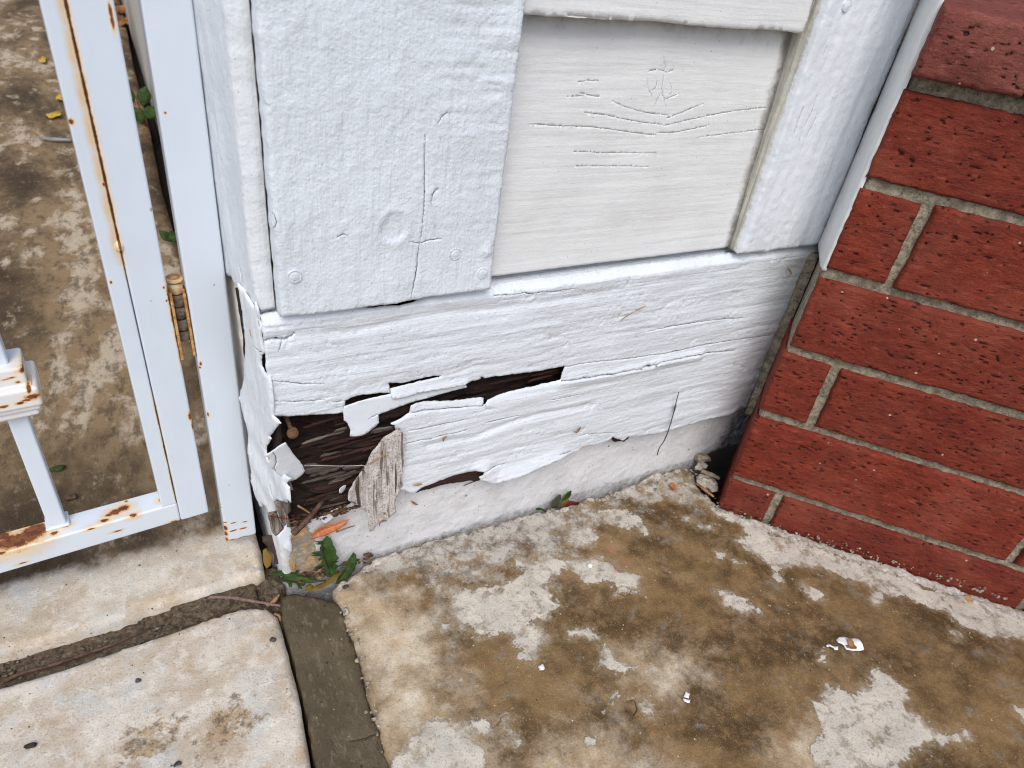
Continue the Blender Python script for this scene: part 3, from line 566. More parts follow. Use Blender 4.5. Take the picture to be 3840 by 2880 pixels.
WORN = [(-0.0158,0.2653),(-0.0052,0.273),(0.0066,0.2691),(0.0106,0.2594),(-0.0017,0.2547),(-0.0184,0.2473),(-0.0217,0.2488)]
WORN2 = [(-0.0551,0.2717),(-0.0495,0.2767),(-0.0355,0.2749),(-0.0404,0.2621),(-0.0493,0.2589),(-0.063,0.2553),(-0.0661,0.2584)]
tag(plate('paving_slab', SLAB_B, GND(-.001), .003, M['slab'], None, r=.004, depth=.06, rag=.0005, seed=11, pts=None if False else np.concatenate([np.stack(np.meshgrid(np.arange(-.3, .05, .003), np.arange(.12, .35, .003)), -1).reshape(-1, 2)+np.random.default_rng(3).uniform(-.0006, .0006, (117*77, 2)) if len(np.arange(-.3, .05, .003)) == 117 and len(np.arange(.12, .35, .003)) == 77 else np.stack(np.meshgrid(np.arange(-.3, .05, .003), np.arange(.12, .35, .003)), -1).reshape(-1, 2)]), bstep=.004,
    relief=lambda u, v: .0012*fbm(u/.02, v/.02, 23, 4)-.0035*np.clip(sdf(u, v, [WORN, WORN2])/.016+.5, 0, 1)*np.clip(fbm(u/.008, v/.008, 2, 4)+.25, 0, 1)+.0012*np.clip(1-np.abs(u-.028)/.016, 0, 1)*fbm(u/.006, v/.006, 29, 3),
    attrs={'worn': lambda u, v: np.clip(.62+sdf(u, v, [WORN, WORN2])/.03, -.75, .9), 'back': lambda u, v: 0*u}),
    'cream weathered concrete slab in the left foreground with a rounded edge', 'paving', kind='structure')
STRIP = [(0.0375,0.2105),(0.0409,0.2439),(0.042,0.2717),(0.0424,0.2981),(0.043,0.322),(0.0447,0.3375),(0.0478,0.3437),(0.053,0.344),(0.0588,0.3412),(0.0637,0.3385),(0.0682,0.334),(0.0722,0.3312),(0.0761,0.3284),(0.0802,0.3258),(0.083,0.3191),(0.0836,0.3077),(0.0824,0.299),(0.0832,0.2854),(0.0827,0.2749),(0.0818,0.2618),(0.0798,0.2458),(0.0795,0.2327),(0.0802,0.2197),(0.0785,0.2073),(0.0783,0.1924)] + [(.0775, .10), (.076, -.2), (.030, -.2), (.0345, .10)]
tag(plate('concrete_strip', STRIP, GND(-.0015), .0028, M['strip'], None, r=.0012, depth=.05, rag=.0016, seed=15, relief=lambda u, v: .0006*fbm(u/.012, v/.03, 43, 4)+.0009*fbm(u/.004, v/.004, 45, 3)-.003*np.clip(1-(.338-v)/.006, 0, 1)*np.abs(fbm(u/.006, v/.006, 3)),
    cracks=[([(0.0802,0.2183),(0.0771,0.2166),(0.0714,0.2169),(0.0667,0.2176),(0.0607,0.2194)], .0004, .0006), ([(0.079,0.2149),(0.0767,0.2115),(0.0772,0.207)], .0003, .0005)]),
    'damp dark grey concrete strip between two slabs', 'paving', kind='structure')
TROUGH = [(-.6, .328), (.02, .330), (.046, .325), (.049, .345), (.050, .38), (.03, .385), (-.6, .38)]
tag(plate('grit_channel', TROUGH, GND(-.012), .003, M['gravel'], None, depth=.03, seed=19, relief=lambda u, v: .003*fbm(u/.007, v/.007, 51, 4)+.003*fbm(u/.03, v/.03, 52, 2)), 'wet gritty channel between the cream slab and the gate slab', 'paving', kind='structure')
V = []; F = []; rg = random.Random(4)
for i in range(190):
    x = -.20+.24*rg.random(); y = .343+.022*rg.random(); s = rg.choice((.0007, .0009, .0012, .0016, .0021))*rg.uniform(.7, 1.2)
    a, f = rock_mesh((x, y, -.0115+.1*s), (s, s*rg.uniform(.6, 1), s*.6), i, 1, .5); o = len(V); V += a.tolist(); F += [[q+o for q in t] for t in f]
tag(mk('gravel', V, F, M['pebble']), 'small wet pebbles lying in the gritty channel', 'gravel', kind='stuff')

def slabchunk(name, poly, z, h, m, label, cat, seed, r=.002, rough=.0012, group=None):
    c = np.mean(poly, 0)
    return tag(plate(name, poly, GND(z), .0018, m, None, r=r, depth=h, rag=.0009, seed=seed, relief=lambda u, v: rough*fbm(u/.005, v/.005, seed, 3), origin=(c[0], c[1], z-h)), label, cat, group)
slabchunk('concrete_chunk', [(-0.0278,0.3691),(-0.0107,0.3711),(0.007,0.3724),(0.0229,0.3734),(0.0302,0.3694),(0.0319,0.3601),(0.0308,0.3462),(0.0216,0.3476),(0.0087,0.3485),(-0.0054,0.3471),(-0.0198,0.3488),(-0.0286,0.3524)], -.0065, .02, M['gravel'], 'flat damp concrete chunk filling the right end of the gritty channel', 'rubble', 61)
slabchunk('concrete_chunk', [(0.0342,0.363),(0.0389,0.3659),(0.0443,0.3641),(0.0491,0.3595),(0.0509,0.3525),(0.048,0.349),(0.0424,0.3444),(0.0353,0.3428),(0.0338,0.3494)], -.003, .02, M['gravel'], 'small damp concrete lump under the jagged green leaf', 'rubble', 62)

# ================================================================== WOODEN WALL
wall = thing('wooden_wall', 'white painted clapboard wall with a rotten skirting board, between gate post and bricks', 'wall', (.27, .355, 0))
# --- foundation
BARE = [(0.0568,0.0739),(0.0616,0.0691),(0.0675,0.0615),(0.0715,0.0565),(0.0738,0.0464),(0.0739,0.0382),(0.076,0.0299),(0.0784,0.0187),(0.0808,0.0108),(0.0817,-0.0012),(0.08,-0.0103),(0.0706,-0.014),(0.0575,-0.0032),(0.0562,0.0301),(0.0554,0.0353),(0.0546,0.0564)]
fpoly = [(.0505, -.06), (.60, -.06), (.60, .085), (.12, .082), (.10, .066), (.075, .063), (.0505, .068)]
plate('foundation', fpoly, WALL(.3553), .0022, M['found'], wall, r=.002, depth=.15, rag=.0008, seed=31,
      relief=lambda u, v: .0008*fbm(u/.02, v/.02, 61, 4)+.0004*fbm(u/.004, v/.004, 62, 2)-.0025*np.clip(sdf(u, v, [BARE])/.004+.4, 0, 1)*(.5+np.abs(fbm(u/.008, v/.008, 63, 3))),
      attrs={'bare': lambda u, v: np.clip(sdf(u, v, [BARE]), -.02, .02), 'grime_shade': lambda u, v: np.clip(.75*sst(.468, .502, u+.22*np.clip(.03-v, -.06, .03))+.50*sst(.007, -.001, v), 0, 1.1)-.10})
# --- skirting board: skin of paint and sound wood with the rotted-out holes
SK = []
TOP = .2395
SK += [(.0515, TOP), (.082, TOP+.0004), (.094, TOP-.0010), (.104, TOP-.0016), (.113, TOP-.0028), (.124, TOP-.0030), (.133, TOP-.0036), (.141, TOP-.0030), (.146, TOP-.0016), (.158, TOP-.0003), (.20, TOP), (.30, TOP), (.40, TOP), (.5035, TOP)]
SK += [(0.4974,0.2355),(0.5019,0.2005),(0.5005,0.1734),(0.4935,0.1504),(0.4937,0.1116),(0.4907,0.0716)] + [(0.4897,0.0707),(0.4818,0.0671),(0.4634,0.0662),(0.44,0.0678),(0.4226,0.0669),(0.397,0.0662),(0.3824,0.0659),(0.3612,0.0686),(0.347,0.0711),(0.3434,0.0684),(0.3368,0.0713),(0.3293,0.0765),(0.3266,0.0738)]
SK += [(0.3134,0.0722),(0.3032,0.0736),(0.2983,0.0734),(0.2953,0.0693),(0.2866,0.0698),(0.275,0.0703),(0.2624,0.0679),(0.2448,0.0638),(0.2342,0.0623),(0.2228,0.0621),(0.214,0.0626),(0.2067,0.0666),(0.2023,0.0697),(0.2011,0.0726),(0.2041,0.0748),(0.2045,0.0784),(0.1977,0.08),(0.1895,0.0795),(0.1798,0.0794),(0.1728,0.0779),(0.1672,0.0775),(0.1595,0.0763),(0.1541,0.0756),(0.1511,0.0741),(0.1489,0.0718),(0.146,0.0724),(0.1411,0.077),(0.1364,0.0799)]
SK += [(0.1388,0.0819),(0.136,0.0953)] + [(0.1364,0.1272),(0.1345,0.1366),(0.134,0.1393),(0.1312,0.1394),(0.1304,0.1435),(0.1278,0.1454),(0.1348,0.1474),(0.1409,0.1507),(0.1422,0.1567),(0.1464,0.1577),(0.1517,0.1571),(0.1625,0.1548),(0.1736,0.1523),(0.1858,0.1509),(0.1954,0.1499),(0.1986,0.1487),(0.198,0.1433),(0.2001,0.1437),(0.2016,0.1464),(0.2121,0.1486),(0.2218,0.1498),(0.2319,0.1501),(0.2422,0.1503),(0.2526,0.1506),(0.2621,0.1525),(0.2619,0.1584),(0.2626,0.1616),(0.2638,0.1647)]
SK += [(0.2437,0.1649),(0.2293,0.1662),(0.2144,0.1674),(0.2027,0.1683),(0.1959,0.1683),(0.1941,0.1698),(0.1923,0.1706),(0.1931,0.1685),(0.1868,0.168),(0.1805,0.1673),(0.1687,0.1673),(0.1546,0.1677),(0.1408,0.1674),(0.1278,0.1671),(0.1271,0.1746),(0.1372,0.1751),(0.1489,0.1756),(0.1613,0.1761),(0.1627,0.1772),(0.1613,0.1777),(0.1539,0.1783),(0.1454,0.1781),(0.1404,0.1773),(0.1337,0.1778),(0.1258,0.179),(0.1264,0.1753),(0.127,0.1712),(0.1208,0.1725),(0.1151,0.1734),(0.1095,0.174),(0.1048,0.174),(0.0974,0.172),(0.0969,0.1671),(0.0962,0.1621)]
SK += [(0.0956,0.1627),(0.0883,0.1634),(0.0787,0.1651),(0.0705,0.1669),(0.063,0.1685),(0.057,0.1698),(0.0525,0.1712)]
SK += [(0.0519,0.1718),(0.0522,0.1809),(0.0523,0.1907),(0.0525,0.1977),(0.0517,0.2017)]
skc = [([(0.0496,0.2249),(0.0527,0.2251),(0.0547,0.2254),(0.0592,0.2247),(0.0631,0.2241),(0.0658,0.2258),(0.068,0.2267)], .0011, .004), ([(0.0617,0.2237),(0.0606,0.2211),(0.0592,0.2169)], .0003, .001),
 ([(0.2648,0.164),(0.2769,0.1642),(0.2919,0.1635),(0.3254,0.1602),(0.3607,0.1579),(0.4052,0.1583),(0.4475,0.1561),(0.4956,0.1529)], .0005, .0012), ([(0.2633,0.1516),(0.2799,0.1507),(0.29,0.1503),(0.3055,0.1495),(0.3214,0.149),(0.3377,0.1486)], .0010, .0035), ([(0.3359,0.1486),(0.343,0.1493),(0.3516,0.1485)], .0020, .006), ([(0.3515,0.1488),(0.3555,0.1509),(0.3765,0.1507),(0.3984,0.1497),(0.4416,0.1452)], .0009, .003),
 ([(0.1947,0.2349),(0.2054,0.234),(0.2175,0.234),(0.2211,0.2325),(0.2301,0.2329),(0.2403,0.2312),(0.2561,0.2316)], .0004, .001), ([(0.257,0.1344),(0.2717,0.1344),(0.2835,0.1341)], .0004, .001), ([(0.3346,0.1832),(0.3576,0.1843),(0.3955,0.1835),(0.4353,0.1793)], .0004, .001), ([(0.3061,0.1993),(0.3135,0.2025),(0.324,0.2071)], .0003, .0006),
 ([(0.1385,0.1235),(0.1493,0.124),(0.1589,0.1231),(0.167,0.124),(0.1761,0.1237),(0.1861,0.1233)], .0005, .0012), ([(0.1409,0.1357),(0.1545,0.1346),(0.1647,0.1345),(0.1722,0.1343),(0.1858,0.1343)], .0004, .001), ([(0.2023,0.1263),(0.2143,0.1264),(0.2291,0.1263)], .0004, .001),
 ([(0.2939,0.2431),(0.3224,0.2428),(0.342,0.2423),(0.3589,0.2422),(0.376,0.2431),(0.3961,0.2431)], .0006, .002), ([(0.1429,0.1507),(0.1468,0.1507),(0.1521,0.1506),(0.1611,0.149),(0.1703,0.1478),(0.1991,0.1428)], .0007, .002),
 ([(0.2047,0.0785),(0.2104,0.0785),(0.218,0.0787),(0.2249,0.0791)], .0005, .0015), ([(0.2741,0.0751),(0.2799,0.0745),(0.2889,0.0723)], .0006, .0015), ([(0.2911,0.0888),(0.2997,0.0888),(0.3099,0.0867),(0.3283,0.0817)], .0005, .0012),
 ([(0.0521,0.1982),(0.0585,0.1958),(0.0708,0.1914),(0.0843,0.1888)], .0004, .001), ([(0.0525,0.1831),(0.0631,0.1799),(0.0839,0.1758)], .0003, .0008), ([(0.0889,0.1727),(0.0925,0.1724),(0.0971,0.1719)], .0004, .001)]
FOLD = [(0.157,0.1167),(0.1721,0.1161),(0.1925,0.114),(0.2034,0.1167),(0.2241,0.1205),(0.2441,0.122),(0.2705,0.1211),(0.2984,0.119)]
def creases(u, v):
    w2 = v+.004*fbm(u/.08, v/.05, 70, 2)+.0015*fbm(u/.025, v/.006, 78, 2)
    return (np.clip(1-np.abs(fbm(u/.040, w2/.0052, 75, 2))/.075, 0, 1)*sst(-.10, .25, fbm(u/.03, v/.02, 76, 2)), np.clip(1-np.abs(fbm(u/.022, w2/.0030, 79, 2))/.10, 0, 1))
def sk_relief(u, v):
    w_ = v+.10*0*u+.004*fbm(u/.08, v/.05, 70, 2)
    h = np.where(v > -1, .0009, 0)*fbm(u/.12, w_/.009, 71, 3)+.00040*fbm(u/.03, w_/.0026, 72, 3)+.0011*fbm(u/.07, w_/.022, 73, 2)
    c1, c2 = creases(u, v)
    h -= .00095*c1+.00035*c2
    h -= .0011*np.exp(-((w_-.2235)/.0025)**2)*sst(.40, .2, u)          # drip groove below the top lip
    h += .0005*np.exp(-((w_-.232)/.004)**2)-.0016*np.exp(-(dist(u, v, FOLD, False)/.0028)**2)
    h -= .006*sst(TOP-.0045, TOP+.001, v)*np.where(u > .2, 1, .6)       # bevelled top
    h += .0018*sst(.02, .0, dist(u, v, SK[7:20], False))*fbm(u/.02, v/.02, 74)
    h += .0022*np.clip(1-dist(u, v, [(0.2636,0.1502),(0.2904,0.1486),(0.322,0.1471),(0.3511,0.1469),(0.3581,0.1486),(0.3992,0.1477)], False)/.008, 0, 1)*(v < .2)
    h += .0040*np.clip(1-dist(u, v, [(0.2045,0.0784),(0.214,0.0626),(0.2448,0.0638),(0.275,0.0703)], False)/.012, 0, 1)   # lifted lower lip
    h += .0022*np.clip(1-dist(u, v, [(0.1278,0.1671),(0.1546,0.1677),(0.1805,0.1673)], False)/.006, 0, 1)
    h -= .0015*np.clip(1-dist(u, v, [(0.1517,0.1571),(0.1858,0.1509),(0.2121,0.1486),(0.2621,0.1525)], False)/.008, 0, 1)
    return h
gx_, gz_ = np.meshgrid(np.arange(.050, .505, .0021), np.arange(.055, .242, .00092)); skp = np.stack([gx_.ravel()+.00105*(np.arange(gx_.size)//gx_.shape[1] % 2), gz_.ravel()], 1)+np.random.default_rng(6).uniform(-.00022, .00022, (gx_.size, 2))
skirt = plate('skirting_board', SK, WALL(.342), .0016, M['skirt'], wall, r=.0006, relief=sk_relief, depth=.0008, cracks=skc, rag=.0007, seed=41, bstep=.0013, pts=skp,
    attrs={'crease': lambda u, v: creases(u, v)[0], 'grime_shade': lambda u, v: np.clip(sst(.480, .5035, u+.125*(.24-v)), 0, 1)*.55-.05+.5*sst(.006, .0, dist(u, v, [(.4815, .07), (.47, .062)], False))})
# top of the board, sloping back under the clapboards
plate('skirting_top', [(.0515, .3435), (.085, .3435), (.105, .358), (.150, .358), (.156, .3435), (.505, .3435), (.505, .372), (.0515, .372)], lambda u, v, h: np.stack([u, v, TOP-.0045+(v-.346)*.32+h], 1), .003, M['skirt'], skirt, depth=.004, relief=lambda u, v: .0006*fbm(u/.02, v/.004, 77))
# --- rotten heart of the board
def rot_relief(u, v):
    w_ = v+.0022*fbm(u/.05, v/.02, 80, 2)-.05*(u-.09)
    L = fbm(u/.06, w_/.0034, 81, 3)
    h = -.0065+.0050*L+.0035*np.sign(fbm(u/.045, w_/.0065, 85, 2))*np.abs(fbm(u/.045, w_/.0065, 85, 2))**.5
    h += .0012*fbm(u/.012, w_/.0011, 82, 2)
    h -= .026*np.exp(-((u-.067)/.017)**2-((v-.146)/.016)**2)            # hollow behind the nail
    h -= .012*np.exp(-((u-.082)/.02)**2-((v-.128)/.011)**2)
    h -= .010*np.exp(-((u-.064)/.010)**2-((v-.098)/.02)**2)
    h -= .006*sst(.155, .19, u)
    return np.minimum(h, .0026)
plate('rotten_core', [(.054, .066), (.075, .0635), (.095, .064), (.115, .069), (.15, .078), (.25, .090), (.40, .115), (.478, .12), (.478, .21), (.054, .215)], WALL(.3475), .0015, [M['rot']], skirt, relief=rot_relief, depth=.012, rag=.0012, seed=43)
for i_, pl in enumerate(([(0.1503,0.067),(0.154,0.0699),(0.1617,0.0724),(0.1696,0.0738),(0.1823,0.0758),(0.2004,0.0765),(0.209,0.075),(0.2101,0.0651),(0.2049,0.0624),(0.1949,0.0643),(0.1798,0.067),(0.17,0.0678),(0.1604,0.0677),(0.1534,0.067)], [(0.3286,0.0716),(0.3336,0.0743),(0.3527,0.069),(0.3524,0.0645),(0.3476,0.0624),(0.3379,0.0656)])):
    plate('rotten_core', pl, WALL(.3470), .0016, M['rot_red'], skirt, depth=.007, rag=.0012, seed=140+i_, relief=lambda u, v: .0012*fbm(u/.02, v/.0016, 5, 3))
rg = random.Random(11)
regs = [([(0.0923,0.1423)][0], 'rot_red', 6, .016), ([(0.0852,0.129)][0], 'rot', 6, .018), ([(0.099,0.1249)][0], 'rot_red', 6, .018), ([(0.0812,0.1143)][0], 'rot_grey', 6, .018), ([(0.0879,0.0995)][0], 'rot_grey', 6, .02), ([(0.0876,0.0896)][0], 'rot', 6, .022), ([(0.0874,0.0804)][0], 'rot_grey', 4, .022), ([(0.1169,0.1337)][0], 'rot_red', 4, .014), ([(0.2332,0.1552)][0], 'rot_red', 4, .02), ([(0.1753,0.1522)][0], 'rot', 3, .02), ([(0.0747,0.0901)][0], 'rot', 4, .016)]
k = 0
for (x, z), mt, cnt, sp in regs:
    for i in range(cnt):
        k += 1
        if i > cnt*.62: continue
        L = rg.uniform(.014, .034); wd = rg.uniform(.0006, .0017); cx = x+rg.uniform(-sp, sp); cz = z+rg.uniform(-.009, .009); tl = rg.uniform(-.02, .14); y0 = .3470+rg.uniform(-.0008, .0045)
        a_, b_ = rg.uniform(.08, .4), rg.uniform(.5, .95); P_ = [(cx-L/2, cz-L/2*tl), (cx+L*(a_-.5), cz+L*(a_-.5)*tl+wd), (cx+L*(b_-.5), cz+L*(b_-.5)*tl+wd*rg.uniform(.3, 1.1)), (cx+L/2, cz+L/2*tl+rg.uniform(-.6, .6)*wd), (cx+L*(b_*.8-.5), cz+L*(b_*.8-.5)*tl-wd*rg.uniform(.5, 1)), (cx+L*(a_-.45), cz+L*(a_-.45)*tl-wd*.7)]
        if cx-L/2 < .060: continue
        plate('splinter', P_, WALL(y0), .003, M[mt], skirt, depth=.0016, rag=.0003, relief=lambda u, v, s=k: .0007*fbm(u/.012, v/.0012, s, 2)+.10*(v-P_[0][1]), seed=k, bstep=.0025)
# bright torn slivers of the rotten wood
for i, (pl, mt) in enumerate((([(0.0685,0.1414),(0.0722,0.1443),(0.0782,0.1452),(0.0855,0.1463),(0.0895,0.1465),(0.0936,0.1484),(0.0984,0.1489),(0.0977,0.1473),(0.0943,0.1447),(0.0882,0.1446),(0.0814,0.143),(0.0741,0.142),(0.0708,0.1412)], 'rot_grey'),
  ([(0.067,0.1178),(0.0699,0.1234),(0.0753,0.1236),(0.0806,0.1205),(0.0875,0.1178),(0.093,0.1142),(0.0909,0.1125),(0.0845,0.1121),(0.0831,0.1107),(0.079,0.112),(0.0777,0.1148),(0.0722,0.1147)], 'rot_grey'), ([(0.1145,0.1391),(0.1173,0.1415),(0.1231,0.1413),(0.1304,0.1407),(0.1308,0.1378),(0.1246,0.1377),(0.1188,0.1384)], 'rot_grey'), ([(0.0944,0.1137),(0.1001,0.1138),(0.1081,0.1123),(0.111,0.1104),(0.1044,0.1096),(0.0958,0.1114)], 'rot_grey'), ([(0.1146,0.1266),(0.1189,0.1267),(0.1175,0.1238),(0.111,0.1234),(0.1081,0.1243)], 'rot_red'))):
    plate('splinter', pl, WALL(.3440), .0016, M[mt], skirt, depth=.0008, rag=.0012, seed=90+i, relief=lambda u, v: .0006*fbm(u/.01, v/.002, 9, 2))
V = []; F = []; rg = random.Random(33)
for i in range(170):
    x = rg.uniform(.060, .118); s_ = rg.choice((.0005, .0008, .0011, .0016)); zb = float(np.interp(x, [.05, .075, .10, .12], [.068, .063, .066, .080])); inside_ = rg.random() < .6
    c_ = (x, .3545-rg.uniform(.0, .009), zb+rg.uniform(.0, .006)) if inside_ else (x, .3555-rg.uniform(.003, .012), .0035+rg.uniform(0, .002))
    a_, f_ = rock_mesh(c_, (s_*rg.uniform(1, 2.4), s_, s_*.6), 500+i, 1, .5); o_ = len(V); V += a_.tolist(); F += [[q_+o_ for q_ in t_] for t_ in f_]
mk('rot_crumbs', V, F, [flat('rot crumbs', (.03, .016, .010), (.16, .09, .05), 400, .9, .0003)], skirt, smooth=False, kind='stuff')
# weathered end grain fibres at the corner
for i, pl in enumerate(([(0.0437,0.0833),(0.0472,0.085),(0.0498,0.0835),(0.0512,0.0732),(0.053,0.0684),(0.0506,0.0646),(0.0473,0.0622),(0.0449,0.0674)], [(0.05,0.092),(0.0536,0.0956),(0.056,0.0917),(0.0588,0.0917),(0.0586,0.0837),(0.056,0.0806),(0.0534,0.0826)], [(0.0575,0.113),(0.0592,0.1143),(0.0606,0.1091),(0.0615,0.104),(0.0597,0.1051),(0.0578,0.1081),(0.0564,0.111)], [(0.0483,0.0965),(0.0529,0.0949),(0.0549,0.0851),(0.0572,0.0761),(0.0575,0.0708),(0.0541,0.0711),(0.0507,0.0827)])):
    plate('wood_fibre', pl, WALL(.3455-.001*i), .0014, M['grey_wood'], skirt, depth=.003, rag=.0006, seed=60+i, relief=lambda u, v: .0012*fbm(u/.002, v/.02, 5, 2))
# --- loose paint
FLAP2 = [(0.0959,0.1674),(0.1034,0.1689),(0.1121,0.1703),(0.1201,0.1708),(0.1262,0.1708),(0.14,0.1703),(0.1536,0.1704),(0.1676,0.17),(0.1796,0.1692),(0.1815,0.1659),(0.1839,0.162),(0.1728,0.1616),(0.163,0.1611),(0.156,0.1607),(0.1507,0.1604),(0.1438,0.1598),(0.1362,0.1588),(0.1286,0.1576),(0.1237,0.1566),(0.119,0.1559),(0.1193,0.1523),(0.1197,0.1486),(0.1176,0.146),(0.1147,0.1441),(0.1123,0.142),(0.1065,0.1406),(0.0998,0.1418),(0.1002,0.1471),(0.0985,0.1532),(0.096,0.1559)]
f2lo = [(0.0998,0.1418),(0.1147,0.1441)]
def flap2_relief(u, v): return .0035*np.clip((.1425-v)/.012, 0, 1)**1.5+.0009*np.sin((u-.09)/.02)+.0004*fbm(u/.02, v/.008, 91)-.0006
plate('paint_flake', FLAP2, WALL(.3425), .0018, M['flap'], skirt, relief=flap2_relief, depth=.0004, rag=.0005, seed=44, cracks=[([(0.113,0.1532),(0.1154,0.1549),(0.119,0.1559)], .0003, .0006)])
CHIP = [(1640,345),(1700,390)]
chip = [(0.1311,0.143),(0.1337,0.1409),(0.1358,0.1371),(0.1366,0.1327),(0.1359,0.1215),(0.1359,0.1118),(0.1347,0.1023),(0.1335,0.0915),(0.133,0.0844),(0.1309,0.0798),(0.1303,0.0747),(0.1317,0.0653),(0.1273,0.0628),(0.1225,0.0608),(0.1172,0.0588),(0.114,0.0536),(0.111,0.0534),(0.1102,0.0573),(0.11,0.0672),(0.1089,0.073),(0.1077,0.0766),(0.1047,0.0808),(0.1025,0.0858),(0.0988,0.0902),(0.0945,0.0957),(0.0946,0.1002),(0.0954,0.1042),(0.0983,0.1061),(0.1012,0.1093),(0.104,0.1122),(0.1069,0.1151),(0.1092,0.1173),(0.1112,0.1214),(0.1128,0.1256),(0.1155,0.1295),(0.1183,0.1333),(0.1211,0.1362),(0.124,0.1386),(0.1268,0.1399)]
o = plate('paint_flake', chip, WALL(.338), .0018, M['flake'], skirt, relief=lambda u, v: .004*((u-.122)/.02)**2+.05*np.clip(.115-v, 0, 1)**1+.0012*fbm(u/.004, v/.03, 95, 3), depth=.0014, rag=.0009, seed=45)
o['label'] = 'curled flake showing its weathered grey-brown wooden back'
plate('paint_flake', [(0.0901,0.1004),(0.0912,0.1012),(0.0933,0.1011),(0.0959,0.1004),(0.0955,0.0981),(0.094,0.0961),(0.0918,0.0958),(0.0903,0.0978)], WALL(.340), .0016, M['flap'], skirt, relief=lambda u, v: .002*((u-.098)/.006)**2, depth=.0006, seed=46)
# torn skin round the corner: faces mostly sideways
TS = [(-0.0108,0.2423),(-0.0076,0.2473),(-0.0054,0.2424),(-0.0054,0.2348),(-0.0049,0.2272),(-0.004,0.2221),(-0.0028,0.2171),(-0.0045,0.2147),(-0.0073,0.2122),(-0.0088,0.2078),(-0.0086,0.2037),(-0.0057,0.2012),(-0.0024,0.2012),(-0.0004,0.2019),(0.0016,0.198),(0.0021,0.1923),(0.0019,0.1823),(0.001,0.1726),(0.0044,0.1722),(0.0097,0.1722),(0.0051,0.1671),(0.0014,0.1616),(-0.0069,0.1518)]
TS += [(-0.0091,0.1491),(-0.0072,0.1475),(-0.014,0.1372),(-0.0151,0.131),(-0.0141,0.1271),(-0.0086,0.1265),(-0.0026,0.1279),(0.0031,0.1285),(0.0089,0.1298),(0.0157,0.1311),(0.0116,0.1242),(0.0149,0.1236),(0.0163,0.1151),(0.0164,0.1114),(0.0127,0.112),(0.0088,0.1041),(0.0017,0.0995),(-0.0082,0.0926),(-0.0124,0.0854),(-0.0163,0.073),(-0.0232,0.0631),(-0.0264,0.0662),(-0.0291,0.0689),(-0.0328,0.0685),(-0.0366,0.0605),(-0.0423,0.062),(-0.0448,0.0663),(-0.0463,0.0734),(-0.0477,0.0795),(-0.0443,0.0893),(-0.0445,0.1011),(-0.044,0.1092),(-0.0448,0.1218),(-0.0448,0.1346),(-0.0469,0.1447),(-0.0493,0.1543)]
TS += [(-0.0477,0.1452),(-0.0504,0.1524),(-0.0484,0.1577),(-0.0414,0.1708),(-0.0361,0.1844),(-0.0314,0.1996),(-0.0299,0.215),(-0.0297,0.2282),(-0.03,0.2414),(-0.0316,0.2475),(-0.0272,0.2466),(-0.0204,0.2461),(-0.0138,0.2441)]
plate('paint_skin', TS, VERT(.0515, .342, -76), .0018, M['return'], skirt, r=.0005, depth=.001, rag=.0010, seed=47, relief=lambda u, v: .0012*fbm(u/.006, v/.03, 96, 3)+.0035*np.clip((.12-v)/.05, 0, 1)*fbm(u/.015, v/.03, 97, 2)+.001*np.sin(v/.006+u*90)*np.clip((.17-v)/.05, 0, 1),
      cracks=[([(-0.0142,0.2147),(-0.0082,0.214),(-0.003,0.2162)], .0005, .001), ([(-0.0066,0.2448),(-0.0057,0.2346),(-0.0049,0.2272)], .0004, .001), ([(-0.0218,0.135),(-0.0148,0.1331),(-0.0144,0.1271),(-0.0026,0.1281)], .0005, .001), ([(-0.0143,0.1018),(-0.0136,0.0965),(-0.0113,0.0926)], .0007, .002)])
flap = [(0.043,0.1567),(0.0475,0.1599),(0.0514,0.1636),(0.0553,0.1656),(0.0578,0.1585),(0.0622,0.146),(0.0647,0.1389),(0.0676,0.1293),(0.0663,0.1258),(0.062,0.1208),(0.0572,0.1201),(0.0544,0.1253),(0.0499,0.1342),(0.0457,0.1432),(0.0453,0.1477),(0.0458,0.1518)]
plate('paint_flake', flap, WALL(.3385), .0018, M['flap'], skirt, relief=lambda u, v: .30*np.clip(v-.112, -.05, .06)+.0003*fbm(u/.006, v/.006, 44, 2), depth=.0005, rag=.0006, seed=48, cracks=[([(0.0474,0.1589),(0.0494,0.1533),(0.0498,0.1464),(0.0484,0.1399),(0.05,0.135)], .0004, .0008)])
plate('paint_flake', [(0.0549,0.0752),(0.0565,0.0722),(0.0573,0.068),(0.0579,0.0637),(0.0562,0.0591),(0.0565,0.0546),(0.0571,0.0498),(0.0561,0.0437),(0.0532,0.0481),(0.0513,0.0513),(0.0495,0.0554),(0.0484,0.0602),(0.0478,0.0646),(0.0502,0.0668),(0.0524,0.0691)], WALL(.3425), .0016, M['flap'], skirt, relief=lambda u, v: .001*fbm(u/.004, v/.008, 99), depth=.001, rag=.0008, seed=49)
plate('paint_flake', [(0.0796,0.0625),(0.0827,0.0646),(0.0955,0.0673),(0.0931,0.0617),(0.0885,0.0569),(0.0838,0.0543),(0.0813,0.0564)], WALL(.3515), .0016, M['flap'], skirt, relief=lambda u, v: .0008*fbm(u/.01, v/.01, 98), depth=.0006, seed=50)
# rusty nail sticking out of the hollow
nl = [(0.0641,0.1516)][0]
nail = tube('nail', [(nl[0]-.004, .372, nl[1]+.012), (nl[0], .3465, nl[1]+.0005)], .0014, M['nail'], skirt, n=10)
lathe('nail_head', [(.0005, -.001), (.0036, -.0008), (.0038, 0), (.0034, .0005), (.001, .0006)], PLANE((nl[0], .3462, nl[1]), (1, 0, 0), (0, .45, .9)), 0, 0, M['nail'], skirt)
